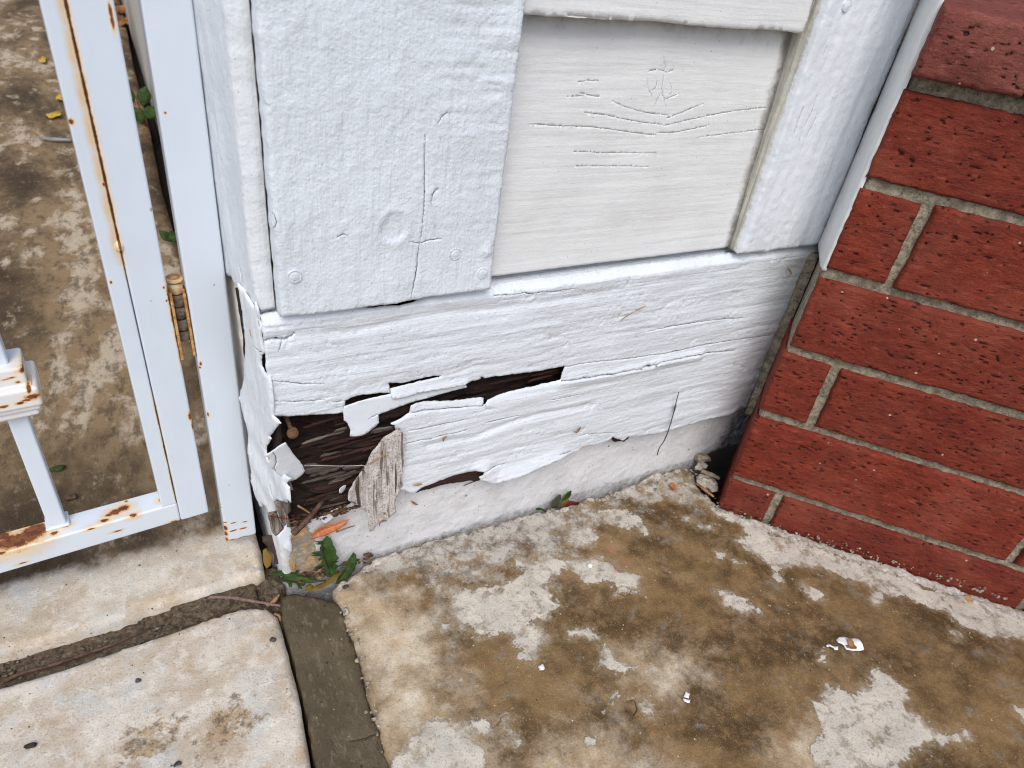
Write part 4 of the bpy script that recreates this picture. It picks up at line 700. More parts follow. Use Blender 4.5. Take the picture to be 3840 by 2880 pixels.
# --- corner board
pc = [([(0.1394,0.3399),(0.1397,0.33),(0.14,0.3197),(0.1405,0.2981),(0.1396,0.2795)], .0003, .0007), ([(0.1392,0.2788),(0.1385,0.2629),(0.1372,0.253),(0.1358,0.2429)], .00045, .0012), ([(0.1342,0.2807),(0.1394,0.2795),(0.144,0.2805),(0.1513,0.281)], .00045, .001), ([(0.0595,0.3053),(0.0614,0.3024),(0.0622,0.2988),(0.0612,0.2958),(0.0596,0.2944)], .0003, .0007), ([(0.146,0.3456),(0.1474,0.3485),(0.1504,0.3506)], .0004, .0007), ([(0.1449,0.3033),(0.1452,0.3077),(0.1478,0.3102)], .0004, .0007), ([(0.0929,0.2878),(0.0955,0.289),(0.0976,0.2881)], .0005, .0008)]
kx, kz = [(0.1237,0.2904)][0]; bx, bz = [(0.1829,0.2705)][0]
def post_relief(u, v):
    k = sst(.135, .155, u)*sst(.33, .37, v)+.35*sst(.15, .17, u)
    h = .00030*fbm(u/.0030, v/.018, 101, 3)*(1-.5*k)+.00036*np.clip(fbm(u/.0038, v/.0050, 102, 2), 0, 1)+.0009*fbm(u/.02, v/.03, 103, 3)+.0006*k*fbm(u/.03, v/.0028, 104, 2)
    q = np.hypot((u-kx)/.0085, (v-kz)/.0095); h -= .0009*np.clip(1-q*q, 0, 1)+.0006*np.exp(-((q-.75)/.12)**2)*sst(-.2, .5, fbm(u/.006, v/.006, 107, 2)); h += .0005*np.exp(-((q-1.05)/.25)**2)
    q = np.hypot((u-bx)/.0035, (v-bz)/.006); h += .0014*np.clip(1-q*q, 0, 1)
    return h
def tall(x0, x1, z0, zf, z1, st):
    zs = list(np.arange(z0, zf, st*.87)) + list(np.linspace(zf, z1, 14)); out = []
    for i, z in enumerate(zs):
        s_ = st if z < zf else st*8; n_ = int((x1-x0)/s_)+1; out.append(np.stack([x0+(np.arange(n_)+.5*(i % 2))*s_, np.full(n_, z)], 1))
    a = np.concatenate(out); return a+np.random.default_rng(1).uniform(-.15, .15, a.shape)*st
PB_ = [(.0607, .2425)] + [(0.0763,0.2417),(0.0992,0.2419),(0.1163,0.2419),(0.1293,0.2415),(0.1524,0.2432)] + [(.1888, .2427), (.1886, 1.15), (.0600, 1.15)]
corner = plate('corner_board', PB_, WALL(.336), .0015, M['post'], wall, r=.0018, relief=post_relief, depth=.0115, cracks=pc, rag=.0006, seed=51, pts=tall(.058, .192, .235, .43, 1.15, .0015), bstep=.002)
def nailheads(board, fr, pts, m):
    for x, z in pts: lathe('nail_head', [(.0040, -.0012), (.0036, .00035), (.0032, -.0002), (.0026, .0002), (.0008, .0004)], fr, x, z, m, board)
nailheads(corner, WALL(.3357), [(0.0693,0.2673),(0.1618,0.2706),(0.1811,0.2556)], M['post'])
# --- return boards on the gate side
RB = [(-.0005, .240), (-.0005, 1.15), (-.085, 1.15), (-.085, .238), (-.03, .239)]
plate('return_board', RB, VERT(.0503, .3492, -81), .0022, M['return'], wall, r=.002, depth=.0104, rag=.0006, seed=53, pts=tall(-.085, 0, .23, .43, 1.15, .0022),
      relief=lambda u, v: .0006*fbm(u/.004, v/.04, 111, 3)+.0003*fbm(u/.006, v/.006, 112, 3)+.0006*fbm(u/.01, v/.06, 114, 2), cracks=[([(-0.0103,0.2756),(-0.0103,0.2711)], .0005, .002), ([(-0.0223,0.2598),(-0.022,0.2543),(-0.0215,0.2497)], .0008, .003), ([(-0.0188,0.2746),(-0.0194,0.2709)], .0005, .002)])
plate('rotten_end', [(.0, .062), (.0, .232), (-.05, .232), (-.05, .062)], VERT(.0532, .3455, -79), .002, M['rot'], skirt, depth=.004, seed=52, relief=lambda u, v: .002*fbm(u/.006, v/.02, 3, 3)-.003)
plate('return_skirting', [(-.05, .05), (-.05, .238), (-.085, .238), (-.085, .05)], VERT(.0535, .346, -82), .003, M['cream'], wall, r=.002, depth=.02, rag=.001, seed=54, relief=lambda u, v: .0012*fbm(u/.02, v/.02, 113, 3))
plate('side_wall', [(-.42, -.05), (-.42, 1.15), (-5, 1.15), (-5, -.05)], VERT(.0495, 0, -90.77), .03, M['cream'], wall, depth=.002, seed=55, pts=np.random.default_rng(0).uniform((-5, -.05), (-.42, 1.1), (400, 2)), bstep=.1)
# --- clapboards
def sd_relief(k):
    def f(u, v):
        kx_, kz_ = .297, .352
        w_ = v-.010*np.exp(-((u-kx_)/.05)**2)*np.sign(v-kz_)*np.exp(-np.abs(v-kz_)/.03)
        return .00022*fbm(u/.06, w_/.0025, 120+k, 3)+.0005*fbm(u/.05, v/.03, 121+k, 3)
    return f
sc_ = [(l, w_*.42, .0004) for l, w_ in zip([[(0.2121,0.3385),(0.2335,0.3371),(0.2542,0.3364),(0.2729,0.3342),(0.2871,0.3321),(0.3055,0.3301)],[(0.3068,0.3317),(0.3197,0.3315),(0.3339,0.3336),(0.3485,0.3359)],[(0.3417,0.3281),(0.3707,0.3304),(0.4035,0.3325)],[(0.2475,0.3447),(0.2639,0.3432),(0.2797,0.3404),(0.2959,0.3379),(0.3087,0.3369)],[(0.2668,0.351),(0.2776,0.3477),(0.2903,0.345),(0.3013,0.3433),(0.3122,0.3428)],[(0.312,0.3407),(0.3227,0.344),(0.3326,0.3474),(0.3394,0.3495)],[(0.3109,0.3359),(0.3282,0.3391),(0.3461,0.342),(0.3685,0.3451),(0.3966,0.3468)],[(0.2991,0.3759),(0.3019,0.371),(0.3023,0.3646),(0.3027,0.3582),(0.3064,0.3522),(0.3086,0.3482)],[(0.2901,0.3682),(0.2964,0.3696),(0.3038,0.3678),(0.3086,0.3692),(0.3079,0.3723)],[(0.2897,0.3638),(0.2911,0.3594),(0.2961,0.3542)],[(0.3002,0.3496),(0.3027,0.3555),(0.3073,0.3522),(0.3169,0.3556)],[(0.3084,0.3621),(0.311,0.3569),(0.3097,0.3529)],[(0.2976,0.3633),(0.2979,0.3594),(0.296,0.3575)],[(0.2446,0.3217),(0.2802,0.3198),(0.309,0.3188)],[(0.2482,0.3126),(0.2824,0.3115),(0.3044,0.3101)],[(0.2406,0.3614),(0.2465,0.3625),(0.2544,0.3622)],[(0.2435,0.3554),(0.25,0.3544),(0.2565,0.3535)],[(0.2347,0.3535),(0.2453,0.3541)]], [0.0006, 0.0006, 0.0004, 0.0006, 0.0005, 0.0004, 0.0005, 0.0004, 0.0003, 0.0003, 0.0003, 0.00025, 0.00025, 0.0003, 0.0003, 0.0004, 0.0007, 0.0004])]
SB = [(.175, .2437), (.30, .2439), (.412, .2436), (.412, .405), (.175, .405)]
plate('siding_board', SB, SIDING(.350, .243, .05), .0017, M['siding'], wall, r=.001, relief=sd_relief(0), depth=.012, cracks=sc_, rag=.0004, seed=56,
      attrs={'grime_shade': lambda u, v: .38*sst(.370, .402, v+.006*fbm(u/.02, v/.02, 5))+.95*sst(.388, .406, u+.002*fbm(u/.01, v/.012, 6))-.04})  # dirt plus shade painted into the colour, under the lap and beside the trim
SB2 = [(.175, .3962), (.25, .3963)] + [(0.2186,0.397),(0.2545,0.3967),(0.2855,0.3966),(0.3191,0.3959),(0.355,0.3959),(0.3838,0.396),(0.3951,0.3953),(0.3982,0.3961)] + [(.3965, .56), (.175, .56)]
plate('siding_board', SB2, SIDING(.345, .397, .05), .0022, M['siding'], wall, r=.001, relief=sd_relief(3), depth=.012, rag=.0006, seed=57)
for i in range(4): rbox('siding_board', SIDING(.345, .552+.155*i, .05), .175, .3965, .552+.155*i, .714+.155*i, -.012, 0, .001, M['siding'], wall)
rbox('backing', WALL(.372), .0605, .60, .2385, 1.15, -.02, 0, 0, M['under'], wall)
rbox('sill_plate', WALL(.385), .056, .60, .05, .236, -.02, 0, 0, M['rot'], skirt)
# --- trim board and caulk by the bricks
trc = [(l, .0002, .0004) for l in [[(0.4146,0.3905),(0.415,0.3875),(0.4152,0.3843)],[(0.4134,0.3526),(0.4133,0.344),(0.4136,0.3349)],[(0.4233,0.3599),(0.4237,0.3514),(0.4221,0.3401),(0.4211,0.3293)],[(0.4303,0.3476),(0.4296,0.3408),(0.428,0.3323)]]]
TB = [(.4022, .2430)] + [(0.4013,0.244),(0.4086,0.2434),(0.4162,0.2435),(0.4313,0.2422),(0.4432,0.2432),(0.4586,0.2428),(0.4781,0.2426)] + [(.4965, .2432), (.4935, .29), (.4895, .33), (.4885, 1.15), (.4022, 1.15)]
trim = plate('trim_board', TB, WALL(.338), .0018, M['trim'], wall, r=.0016, depth=.022, rag=.0005, seed=58, cracks=trc, pts=tall(.40, .498, .235, .44, 1.15, .0018), bstep=.002,
    relief=lambda u, v: .0008*fbm(u/.006, v/.05, 131, 3)+.0004*fbm(u/.004, v/.004, 132, 2)-.0010*sst(.472, .492, u)**1.5+.0006*np.sin(u/.004)*sst(.455, .47, u), attrs={'grime_shade': lambda u, v: 0*u})
nailheads(trim, WALL(.3377), [(0.5145,0.2565),(0.4194,0.414)], M['trim'])
nailheads(skirt, WALL(.3415), [(0.4468,0.2297),(0.1306,0.2014)][:1], M['skirt'])
# caulk: a cove smeared on the brick ends (local frame: t along the brick end, outwards)
CK = lambda u, v, h: np.stack([BP[0]+R2*.0035+.727*u-.687*h, BP[1]-R2*.0035+.687*u+.727*h, v], 1)
plate('caulk_strip', [(.004, .2475), (.020, .2445), (.040, .2435), (.0668, .2440), (.0668, .70), (.004, .70)], CK, .0025, flat('caulk', (.72, .74, .73), (.80, .81, .79), 60, .45, .0002), wall, depth=.003, rag=.0008, seed=59, relief=lambda u, v: .0002+.0003*sst(.04, .066, u)+.0003*fbm(u/.01, v/.02, 8))
plate('caulk_strip', [(.062, .085), (.066, .065), (.071, .12), (.071, .235), (.067, .23), (.066, .15), (.064, .11)], CK, .002, M['mortar'], wall, depth=.004, rag=.002, seed=60, relief=lambda u, v: .0035+.0015*fbm(u/.006, v/.01, 8))

# ================================================================== BRICK WALL
bw = thing('brick_wall', 'low red brick wall with grey mortar joints meeting the white boards at an angle', 'wall', (.5, .23, 0))
rbox('mortar', BRK, .008, 1.1, -.06, .384, -.09, -.0075, 0, M['mortar'], bw)
plate('mortar_face', [(.0022, -.05), (.0022, .24), (.0055, .25), (.0065, .3855), (.46, .3855), (.46, -.05)], BRK, .0022, M['mortar'], bw, r=.003, depth=.06, seed=70, relief=lambda u, v: -.0050+.0012*fbm(u/.006, v/.006, 140, 3)+.0006*fbm(u/.002, v/.002, 141, 2))
def brick(s0, s1, z0, z1, seed, m='brick', h0=0, tilt=0, r=.0024, dep=.085, fine=True):
    rr = np.random.default_rng(seed); L = s1-s0; npit = int(L*rr.uniform(650, 900)) if m == 'brick' else int(L*420); pits = []
    for i in range(npit):
        pits.append((rr.uniform(s0, s1), rr.uniform(z0, z1), rr.uniform(.0008, .0046 if m == 'brick' and rr.random() < .4 else .0018), rr.uniform(.0004, .0007 if m == 'brick' else .0012), rr.uniform(.0006, .0016), rr.uniform(-.25, .1)))
    lump = rr.uniform(-.0012, .0012)
    def pit(u, v):
        a = np.zeros(len(u))
        for x, z, a_, b_, d_, t_ in pits:
            k = np.abs(u-x) < a_*1.6
            if k.any():
                du, dv = u[k]-x, v[k]-z; q = ((du)/a_)**2+((dv-t_*du)/b_)**2; a[k] = np.maximum(a[k], np.clip(1.25-q, 0, 1))
        return a
    def rel(u, v):
        h = h0+lump+.0006*fbm(u/.045, v/.03, seed, 2)
        if m == 'brick': h = h+.0006*fbm(u/.012, v/.0022, seed+3, 3)
        else: h = h+.0003*fbm(u/.004, v/.004, seed+3, 2)
        return h-.0014*pit(u, v)
    e = .0016
    P_ = [(s0+e*rr.uniform(0, 1), z0+e*rr.uniform(0, 1)), (s1-e*rr.uniform(0, 1), z0+e*rr.uniform(0, 1)), (s1-e*rr.uniform(0, 1), z1-e*rr.uniform(0, 1)), (s0+e*rr.uniform(0, 1), z1-e*rr.uniform(0, 1))]
    fr_ = BRK if m == 'brick' else (lambda u, v, h: BRK(u, v+np.clip(.010-h, 0, 1)*.14, h))
    if not fine: return rbox('brick', fr_, s0, s1, z0, z1, -dep, h0, .003, M[m], bw)
    plate('brick', P_, fr_, .0016, M[m], bw, r=r, relief=rel, depth=dep-h0, rag=.0008, seed=seed, bstep=.0022, attrs={'pit': pit})
J = .0032
Z = [(-.04, .0339), (.0401, .1087), (.1141, .1749), (.1808, .2429), (.2486, .3119), (.3181, .377)]
brick(0, .0445, *Z[0], 201); brick(.0505, .272, *Z[0], 202)
brick(0, .2375, *Z[1], 204)
brick(-.0012, .0405, *Z[2], 206); brick(.0468, .245, *Z[2], 207)
brick(.0015, .235, *Z[3], 208)
brick(.0035, .0475, *Z[4], 209); brick(.0535, .245, *Z[4], 210)
brick(.004, .235, *Z[5], 211)
for k_, x_ in enumerate((.2785, .244, .2515, .2415, .2515, .2415)):       # the courses run on
    for j_ in range(4): brick(x_+.2*j_, x_+.2*j_+.1935, *Z[k_], 240+10*k_+j_, fine=j_ == 0 and k_ < 2)
for i in range(14): brick(.0045+.0715*i if not i else .0705-.066+.0715*i, .0690+.0715*i, .3835, .4235, 220+i, 'brick_cap', .010, r=.004, dep=.20 if i else .085, fine=i < 2)
plate('mortar_cap', [(.014, -.20), (1.0, -.20), (1.0, .006), (.014, .006)], lambda u, v, h: BRK(u, .4185+h+.14*np.clip(.010-v, 0, 1), v), .010, M['mortar'], bw, depth=.03, seed=75, relief=lambda u, v: .0006*fbm(u/.005, v/.005, 150))

# ================================================================== GATE POST AND GATE
def rustpts(L, r): return [(c, r) for c in L]
pr = rustpts([(0.0232,0.395,0.3346)], (.0009, .004, .0009)) + rustpts([(0.0203,0.395,0.1812)], (.0012, .004, .0026)) + rustpts([(0.0196,0.395,0.1785)], (.0010, .004, .0014)) + rustpts([(0.0197,0.395,0.1403)], (.0008, .004, .0028)) + rustpts([(0.0308,0.395,0.0249),(0.0239,0.395,0.0251)], (.0042, .005, .0013)) + rustpts([(0.0188,0.395,0.0361),(0.0247,0.395,0.0334),(0.0329,0.395,0.0315)], (.003, .005, .0009)) + rustpts([(0.0185,0.395,0.0298),(0.0181,0.395,0.0235),(0.0177,0.395,0.0171)], (.0026, .006, .0045)) + rustpts([(0.0215,0.395,0.0155),(0.0299,0.395,0.0154),(0.0385,0.395,0.0148)], (.005, .006, .0012)) + rustpts([(0.0385,0.395,0.0148)], (.0016, .006, .0016))+rustpts([(0.0176,0.395,0.0552),(0.0179,0.395,0.052)], (.001, .004, .001))
post = thing('gate_post', 'white square metal gate post rusting at its foot, against the wooden wall', 'gate post', (.03, .405, .0145))
lean = lambda L: np.stack([L[:, 0]+.0075*(L[:, 1]-.2), L[:, 1], L[:, 2]], 1)
rbox('post_tube', WALL(.395), .0190, .0412, .0145, 1.2, -.022, 0, .0014, mat_gate('white metal post', pr, chips=.955), post, seg=3, bend=lean)
hm = mat_gate('rusty hinge', [((.0143, .405, .22), (.02, .03, .05))], base=(.35, .33, .30))
def mat_hinge(name, a, b_):
    n = NB(name, .5, .4); c = n.mix(n.st(n.noise(260, 4, .65), .38, .62), a, b_); return n.done(c, n.bump(n.noise(500, 3), .0004))
H1 = mat_hinge('hinge cream rust', (.62, .38, .16), (.72, .58, .40)); H2 = mat_hinge('hinge steel', (.14, .115, .085), (.26, .23, .19)); H3 = mat_hinge('hinge leaf rust', (.38, .17, .05), (.62, .38, .16)); H4 = mat_hinge('dark rust', (.05, .02, .01), (.12, .05, .02))
def ring(name, z0, z1, r_, m, par):
    prof = [(r_*.8, z0), (r_, z0+.0006), (r_, z1-.0006), (r_*.8, z1), (.0003, z1+.0002)]
    return lathe(name, prof, lambda u, v, h: np.stack([.0142+u, .4055+v, h], 1), 0, 0, m, par, 20)
hz = [.1945, .2022, .2105, .2190, .2275, .2352]
for i in range(5): ring('hinge_knuckle', hz[i]+.0002, hz[i+1]-.0003, .0042, H1 if i == 4 else H2, post)
ring('hinge_cap', .2354, .2378, .0052, H1, post); ring('hinge_pin', .2378, .2388, .0036, H3, post); ring('hinge_core', .1946, .2354, .0036, H4, post)
rbox('hinge_leaf', WALL(.3962), .0171, .0187, .187, .2305, -.012, 0, .0003, H3, post); rbox('hinge_leaf', WALL(.3936), .0097, .0113, .187, .2305, -.012, 0, .0003, H3, post); rbox('hinge_leaf', WALL(.3956), .0186, .0190, .187, .2312, -.011, 0, .0001, H4, post)

gate = thing('metal_gate', 'white metal gate frame with rust along its bottom rail, hung left of its post', 'gate', (-.04, .392, .05))
GA = VERT(.0095, .393, 4.5)
gr = []; gl_ = []
for z in np.linspace(.270, .42, 9): gr.append((tuple(GA(np.array([-.0191]), np.array([z]), np.array([0.]))[0]), (.00125, .006, .022))); gl_.append((tuple(GA(np.array([-.0205]), np.array([z]), np.array([0.]))[0]), (.0048, .008, .026)))
gr += rustpts([(0.0073,0.3928,0.3795),(0.0073,0.3928,0.3758)], (.0012, .004, .006)) + rustpts([(-0.0182,0.3908,0.3319)], (.0018, .004, .0022)) + rustpts([(0.0088,0.3929,0.1431)], (.0016, .005, .0052)) + rustpts([(0.0092,0.393,0.1344)], (.0009, .005, .0052)) + rustpts([(0.0097,0.393,0.0972),(0.0105,0.3931,0.0876),(0.0106,0.3931,0.081),(0.0104,0.3931,0.0656)], (.001, .005, .0022)) + rustpts([(0.0079,0.3929,0.2297),(0.0077,0.3929,0.2385)], (.0009, .004, .0012)) + rustpts([(-0.0106,0.3914,0.3007),(-0.0094,0.3915,0.3099),(-0.0176,0.3909,0.246)], (.001, .004, .0016)) + rustpts([(0.0096,0.393,0.2311),(0.0096,0.393,0.2181),(0.0098,0.393,0.204),(0.01,0.393,0.1893)], (.0016, .006, .012))
gr += [(tuple(GA(np.array([-.0193]), np.array([z]), np.array([0.]))[0]), (.0008, .006, .02)) for z in (.09, .12, .15)]
gm = mat_gate('white metal gate', gr, gl_, chips=.955)
rbox('stile', GA, -.0188, 0, .0525, 1.15, -.0188, 0, .0012, gm, gate, seg=3)
rbox('edge_bar', GA, -.0288, -.0194, .0700, 1.15, -.0135, -.0042+.004, .0009, gm, gate, seg=3)
plate('weld_bead', [(-.0225, .262), (-.0165, .262), (-.0165, .270), (-.0225, .270)], GA, .001, gm, gate, depth=.001, relief=lambda u, v: .0022*np.clip(1-((u+.0195)/.0026)**2-((v-.266)/.0035)**2, -.3, 1)-.0004, seed=3)
rs = rustpts([(-0.0424,0.3991,0.0702),(-0.0472,0.3971,0.0702)], (.0060, .0045, .005)) + rustpts([(-0.0402,0.4051,0.0702)], (.0015, .0015, .003)) + rustpts([(-0.0513,0.3958,0.0702),(-0.0371,0.3904,0.0702),(-0.0544,0.3914,0.0702)], (.004, .0025, .003)) + rustpts([(-0.1074,0.3921,0.0702),(-0.1023,0.3918,0.0702),(-0.0971,0.3941,0.0702),(-0.0929,0.3969,0.0702)], (.0105, .0115, .008)) + rustpts([(-0.1108,0.3985,0.0702),(-0.112,0.3913,0.0702)], (.007, .006, .006)) + rustpts([(-0.0766,0.3952,0.0702),(-0.0832,0.3906,0.0702),(-0.0183,0.3989,0.0702),(-0.0093,0.3966,0.0702)], (.0035, .003, .003)) + rustpts([(-0.1033,0.3841,0.0566),(-0.0483,0.3884,0.0603),(-0.0626,0.3873,0.0691),(-0.0359,0.3894,0.0708),(-0.0141,0.3911,0.0539)], (.004, .004, .0010)) + rustpts([(-0.1122,0.3834,0.0703),(-0.0997,0.3844,0.0713),(-0.0915,0.3851,0.0712)], (.008, .003, .0022))
rbox('bottom_rail', GA, -.62, -.0190, .0525, .0702, -.0186, -.0002, .0014, mat_gate('white metal rail', rs, [(c_, tuple(2.6*q for q in r_)) for c_, r_ in rs], chips=.96, base=(.69, .76, .83)), gate, seg=3)
pm_ = mat_gate('white metal picket', rustpts([(-0.0767,0.3934,0.0702),(-0.0843,0.3919,0.0702)], (.004, .003, .003)), chips=.97)
rbox('picket', GA, -.0949, -.0847, .0700, 1.1, -.0192, -.0090, .0012, pm_, gate, seg=3)
rbox('picket_weld', GA, -.0966, -.0830, .0700, .0722, -.0208, -.0074, .0010, mat_gate('weld', rustpts([(-0.0853,0.3905,0.0702),(-0.081,0.3898,0.0702)], (.003, .003, .003))), gate, seg=3)
cu = -.0898; ch = -.0141
cs = [(-0.0678,0.3874,0.1932),(-0.0669,0.3875,0.196),(-0.0692,0.3873,0.1881),(-0.0731,0.387,0.1917),(-0.0681,0.3874,0.1988),(-0.0685,0.3874,0.1829)]
cm_ = mat_gate('white cast collar', rustpts(cs[:3], (.0018, .02, .0040))+rustpts([cs[3]], (.003, .006, .0015))+rustpts(cs[4:], (.006, .02, .0032))+rustpts([(-0.0718,0.3866,0.1814),(-0.075,0.3863,0.1802),(-0.0829,0.3857,0.18)], (.004, .012, .0015))+rustpts([(-0.0759,0.3863,0.1952),(-0.0784,0.3861,0.1947)], (.004, .008, .001)), base=(.76, .76, .75))
collar = rbox('collar', GA, cu-.0152, cu+.0152, .1755, .1885, ch-.0152, ch+.0152, .0018, cm_, gate, seg=3)
for hw, z0, z1 in ((.0118, .1675, .1757), (.0134, .1722, .1760), (.0112, .1884, .2005), (.0128, .1870, .1900)): rbox('collar_step', GA, cu-hw, cu+hw, z0, z1, ch-hw, ch+hw, .0012, cm_, collar, seg=2)

# ================================================================== PLANTS, LEAVES AND LITTER
def leaf(name, poly, fr, mat, parent=None, rib=None, curl=.0008, seed=1, depth=.0003, step=.0016, ribs=None, origin=None, wid=.0005):
    cr_ = [(q, wid if q is rib else wid*.7, .0002) for q in ([rib] if rib is not None else [])+(ribs or [])]
    def rel(u, v):
        h = curl*fbm(u/.012, v/.012, seed, 2)
        if rib is not None: h = h+curl*1.2*np.clip(dist(u, v, rib, False)/.004, 0, 1.5)
        return h
    return plate(name, poly, fr, step, mat, parent, relief=rel, depth=depth, seed=seed, cracks=cr_, rag=.0004, origin=origin)
dn = thing('dandelion', 'jagged green dandelion weed growing from the crack at the rotten corner', 'weed', [(0.0844,0.3449,-0.0)][0])
leaf('leaf', [(-0.0047,-0.0006),(-0.0075,0.0004),(-0.0083,0.0045),(-0.0091,0.0104),(-0.0114,0.0091),(-0.0168,0.01),(-0.0139,0.0121),(-0.0111,0.014),(-0.0103,0.0176),(-0.0117,0.0169),(-0.0136,0.017),(-0.0111,0.0192),(-0.0104,0.0208),(-0.0139,0.0219),(-0.0181,0.0241),(-0.0143,0.0247),(-0.011,0.0247),(-0.0113,0.0275),(-0.0101,0.031),(-0.0138,0.0333),(-0.014,0.0342),(-0.0113,0.0336),(-0.0089,0.0341),(-0.0072,0.0355),(-0.0052,0.0376),(-0.0029,0.0353),(-0.0018,0.031),(-0.0003,0.0272),(0.0005,0.024),(-0.0002,0.0217),(0.002,0.0177),(-0.0,0.0162),(0.0014,0.0149),(-0.0017,0.0133),(0.0015,0.0102),(-0.0015,0.0086),(-0.0002,0.0062),(0.0017,0.0035),(-0.0007,0.0024),(-0.0028,-0.0007)], PLANE((.0885,.3440,.003),(1,-.15,0),(0,.22,1)), M['green'], dn, rib=[(-0.0047,-0.0009),(-0.0075,0.0107),(-0.0093,0.0216),(-0.0094,0.0298),(-0.0061,0.0359)], curl=.0016, seed=3)
leaf('leaf', [(-0.0053,0.0019),(-0.008,0.0077),(-0.0089,0.0129),(-0.0105,0.0109),(-0.0154,0.0118),(-0.0125,0.014),(-0.01,0.0154),(-0.0094,0.0195),(-0.0125,0.0189),(-0.0099,0.021),(-0.013,0.0239),(-0.0168,0.0263),(-0.0133,0.0268),(-0.01,0.0266),(-0.0091,0.0333),(-0.0128,0.0359),(-0.0081,0.0359),(-0.0082,0.0289),(-0.0077,0.0204),(-0.0056,0.0113),(-0.0035,0.0036)], PLANE((.0875,.3430,.003),(1,-.1,0),(0,.20,1)), M['dkgreen'], dn, seed=4, curl=.001)
BL = ((.093,.3405,.002),(1,-.1,0),(0,.25,1))
leaf('leaf', [(-0.007,-0.0037),(-0.005,0.0007),(-0.0026,0.0043),(0.0012,0.0102),(0.0049,0.0168),(0.0085,0.0211),(0.0103,0.0182),(0.0105,0.014),(0.0084,0.0062),(0.0053,0.0013),(0.0004,-0.0023),(-0.0043,-0.0051)], PLANE(*BL), M['green'], dn, rib=[(-0.0058,-0.0033),(0.002,0.0051),(0.009,0.0192)], seed=5, curl=.0012, wid=.0002)
leaf('leaf', [(0.0659,0.334),(0.0686,0.3354),(0.0722,0.3365),(0.0795,0.3387),(0.0847,0.3411),(0.091,0.3431),(0.0917,0.3415),(0.0878,0.3377),(0.0816,0.3342),(0.0738,0.3323),(0.0683,0.332)], GND(.007), M['ochre'], dn, seed=6, curl=.0012)
leaf('leaf', [(0.0405,0.3592),(0.0458,0.36),(0.0511,0.3592),(0.0561,0.3567),(0.0588,0.3542),(0.0599,0.3552),(0.0624,0.3552),(0.0606,0.3524),(0.0641,0.3487),(0.0736,0.342),(0.0794,0.3408),(0.0785,0.3393),(0.072,0.3403),(0.0678,0.341),(0.0647,0.3421),(0.0626,0.3424),(0.0606,0.3414),(0.0609,0.3375),(0.0584,0.3387),(0.0581,0.3437),(0.0567,0.3452),(0.055,0.345),(0.0543,0.3417),(0.0521,0.3419),(0.0519,0.3456),(0.0508,0.3478),(0.0487,0.3483),(0.0475,0.3502),(0.0474,0.3524),(0.05,0.3542),(0.045,0.356)], GND(.005), M['green'], dn, rib=[(0.0517,0.3518),(0.0586,0.3487),(0.0658,0.3444),(0.0732,0.3407),(0.0798,0.3403)], seed=7, curl=.0016)
leaf('leaf', [(0.0622,0.3365),(0.0635,0.3396),(0.0651,0.3418),(0.0676,0.3423),(0.0696,0.3393),(0.0683,0.3369),(0.0654,0.3358)], GND(.004), M['ochre'], dn, seed=8)
sd_ = thing('seedling', 'tiny green and red seedling sprouting at the foot of the white foundation', 'weed', [(0.2915,0.3457,0.0)][0])
SP = ((.222,.3500,0),(1,0,0),(0,.05,1))
for i, (pl, m) in enumerate((([(0.0642,0.0008),(0.065,0.0052),(0.0683,0.01),(0.0706,0.0122),(0.0729,0.0107),(0.0738,0.0046),(0.0723,-0.0008),(0.0707,-0.0048),(0.0658,-0.0028)], 'greygreen'), ([(0.0738,0.0046),(0.074,0.0069),(0.0756,0.0093),(0.079,0.0135),(0.083,0.0134),(0.0836,0.0089),(0.0818,0.0043),(0.0776,0.0038)], 'green'), ([(0.0731,-0.0035),(0.0743,0.0021),(0.077,0.0041),(0.0812,0.0039),(0.0824,0.0005),(0.08,-0.0036),(0.075,-0.0049)], 'ochre'), ([(0.0813,0.0032),(0.0853,0.0014),(0.0888,-0.0005),(0.0947,-0.0032),(0.0919,-0.006),(0.0868,-0.0066),(0.0812,-0.0052),(0.0764,-0.0047)], 'redleaf'), ([(0.0449,0.0057),(0.0457,0.0066),(0.0478,0.0066),(0.0531,0.0041),(0.0567,0.0004),(0.0621,-0.0015),(0.0607,-0.0029),(0.056,-0.0018),(0.0524,0.0017),(0.0482,0.0034)], 'green'))):
    leaf('leaf', pl, PLANE((.222, .3500-.0009*i, 0), (1, 0, 0), (0, .05, 1)), M[m], sd_, seed=20+i, curl=.0008, step=.0012)
def loose(name, poly, fr, mat, label, cat, seed=1, curl=.001, rib=None, ribs=None, depth=.0003, group=None, z=0, wid=.0005, step=.0016):
    c = fr(np.array([np.mean([p[0] for p in poly])]), np.array([np.mean([p[1] for p in poly])]), np.array([0.]))[0]
    return tag(leaf(name, poly, fr, mat, None, rib, curl, seed, depth, step, ribs, origin=tuple(c), wid=wid), label, cat, group)
OL = ((.085,.346,.028),(1,-.15,.28),(-.2,.30,1))
ov = lambda: None
orib = [(-0.008,0.0184),(-0.0001,0.0203),(0.0095,0.021),(0.0207,0.0219)]
oribs = [[(-0.0041,0.0221),(-0.0032,0.0197),(-0.0034,0.0171)],[(-0.0007,0.023),(0.0003,0.0202),(0.0001,0.0165)],[(0.0026,0.0235),(0.0038,0.0204),(0.0038,0.0167)],[(0.0062,0.0239),(0.0078,0.0208),(0.0078,0.0171)],[(0.0097,0.0241),(0.0115,0.0213),(0.0117,0.0182)],[(0.0134,0.0235),(0.0151,0.0216),(0.0152,0.0191)]]
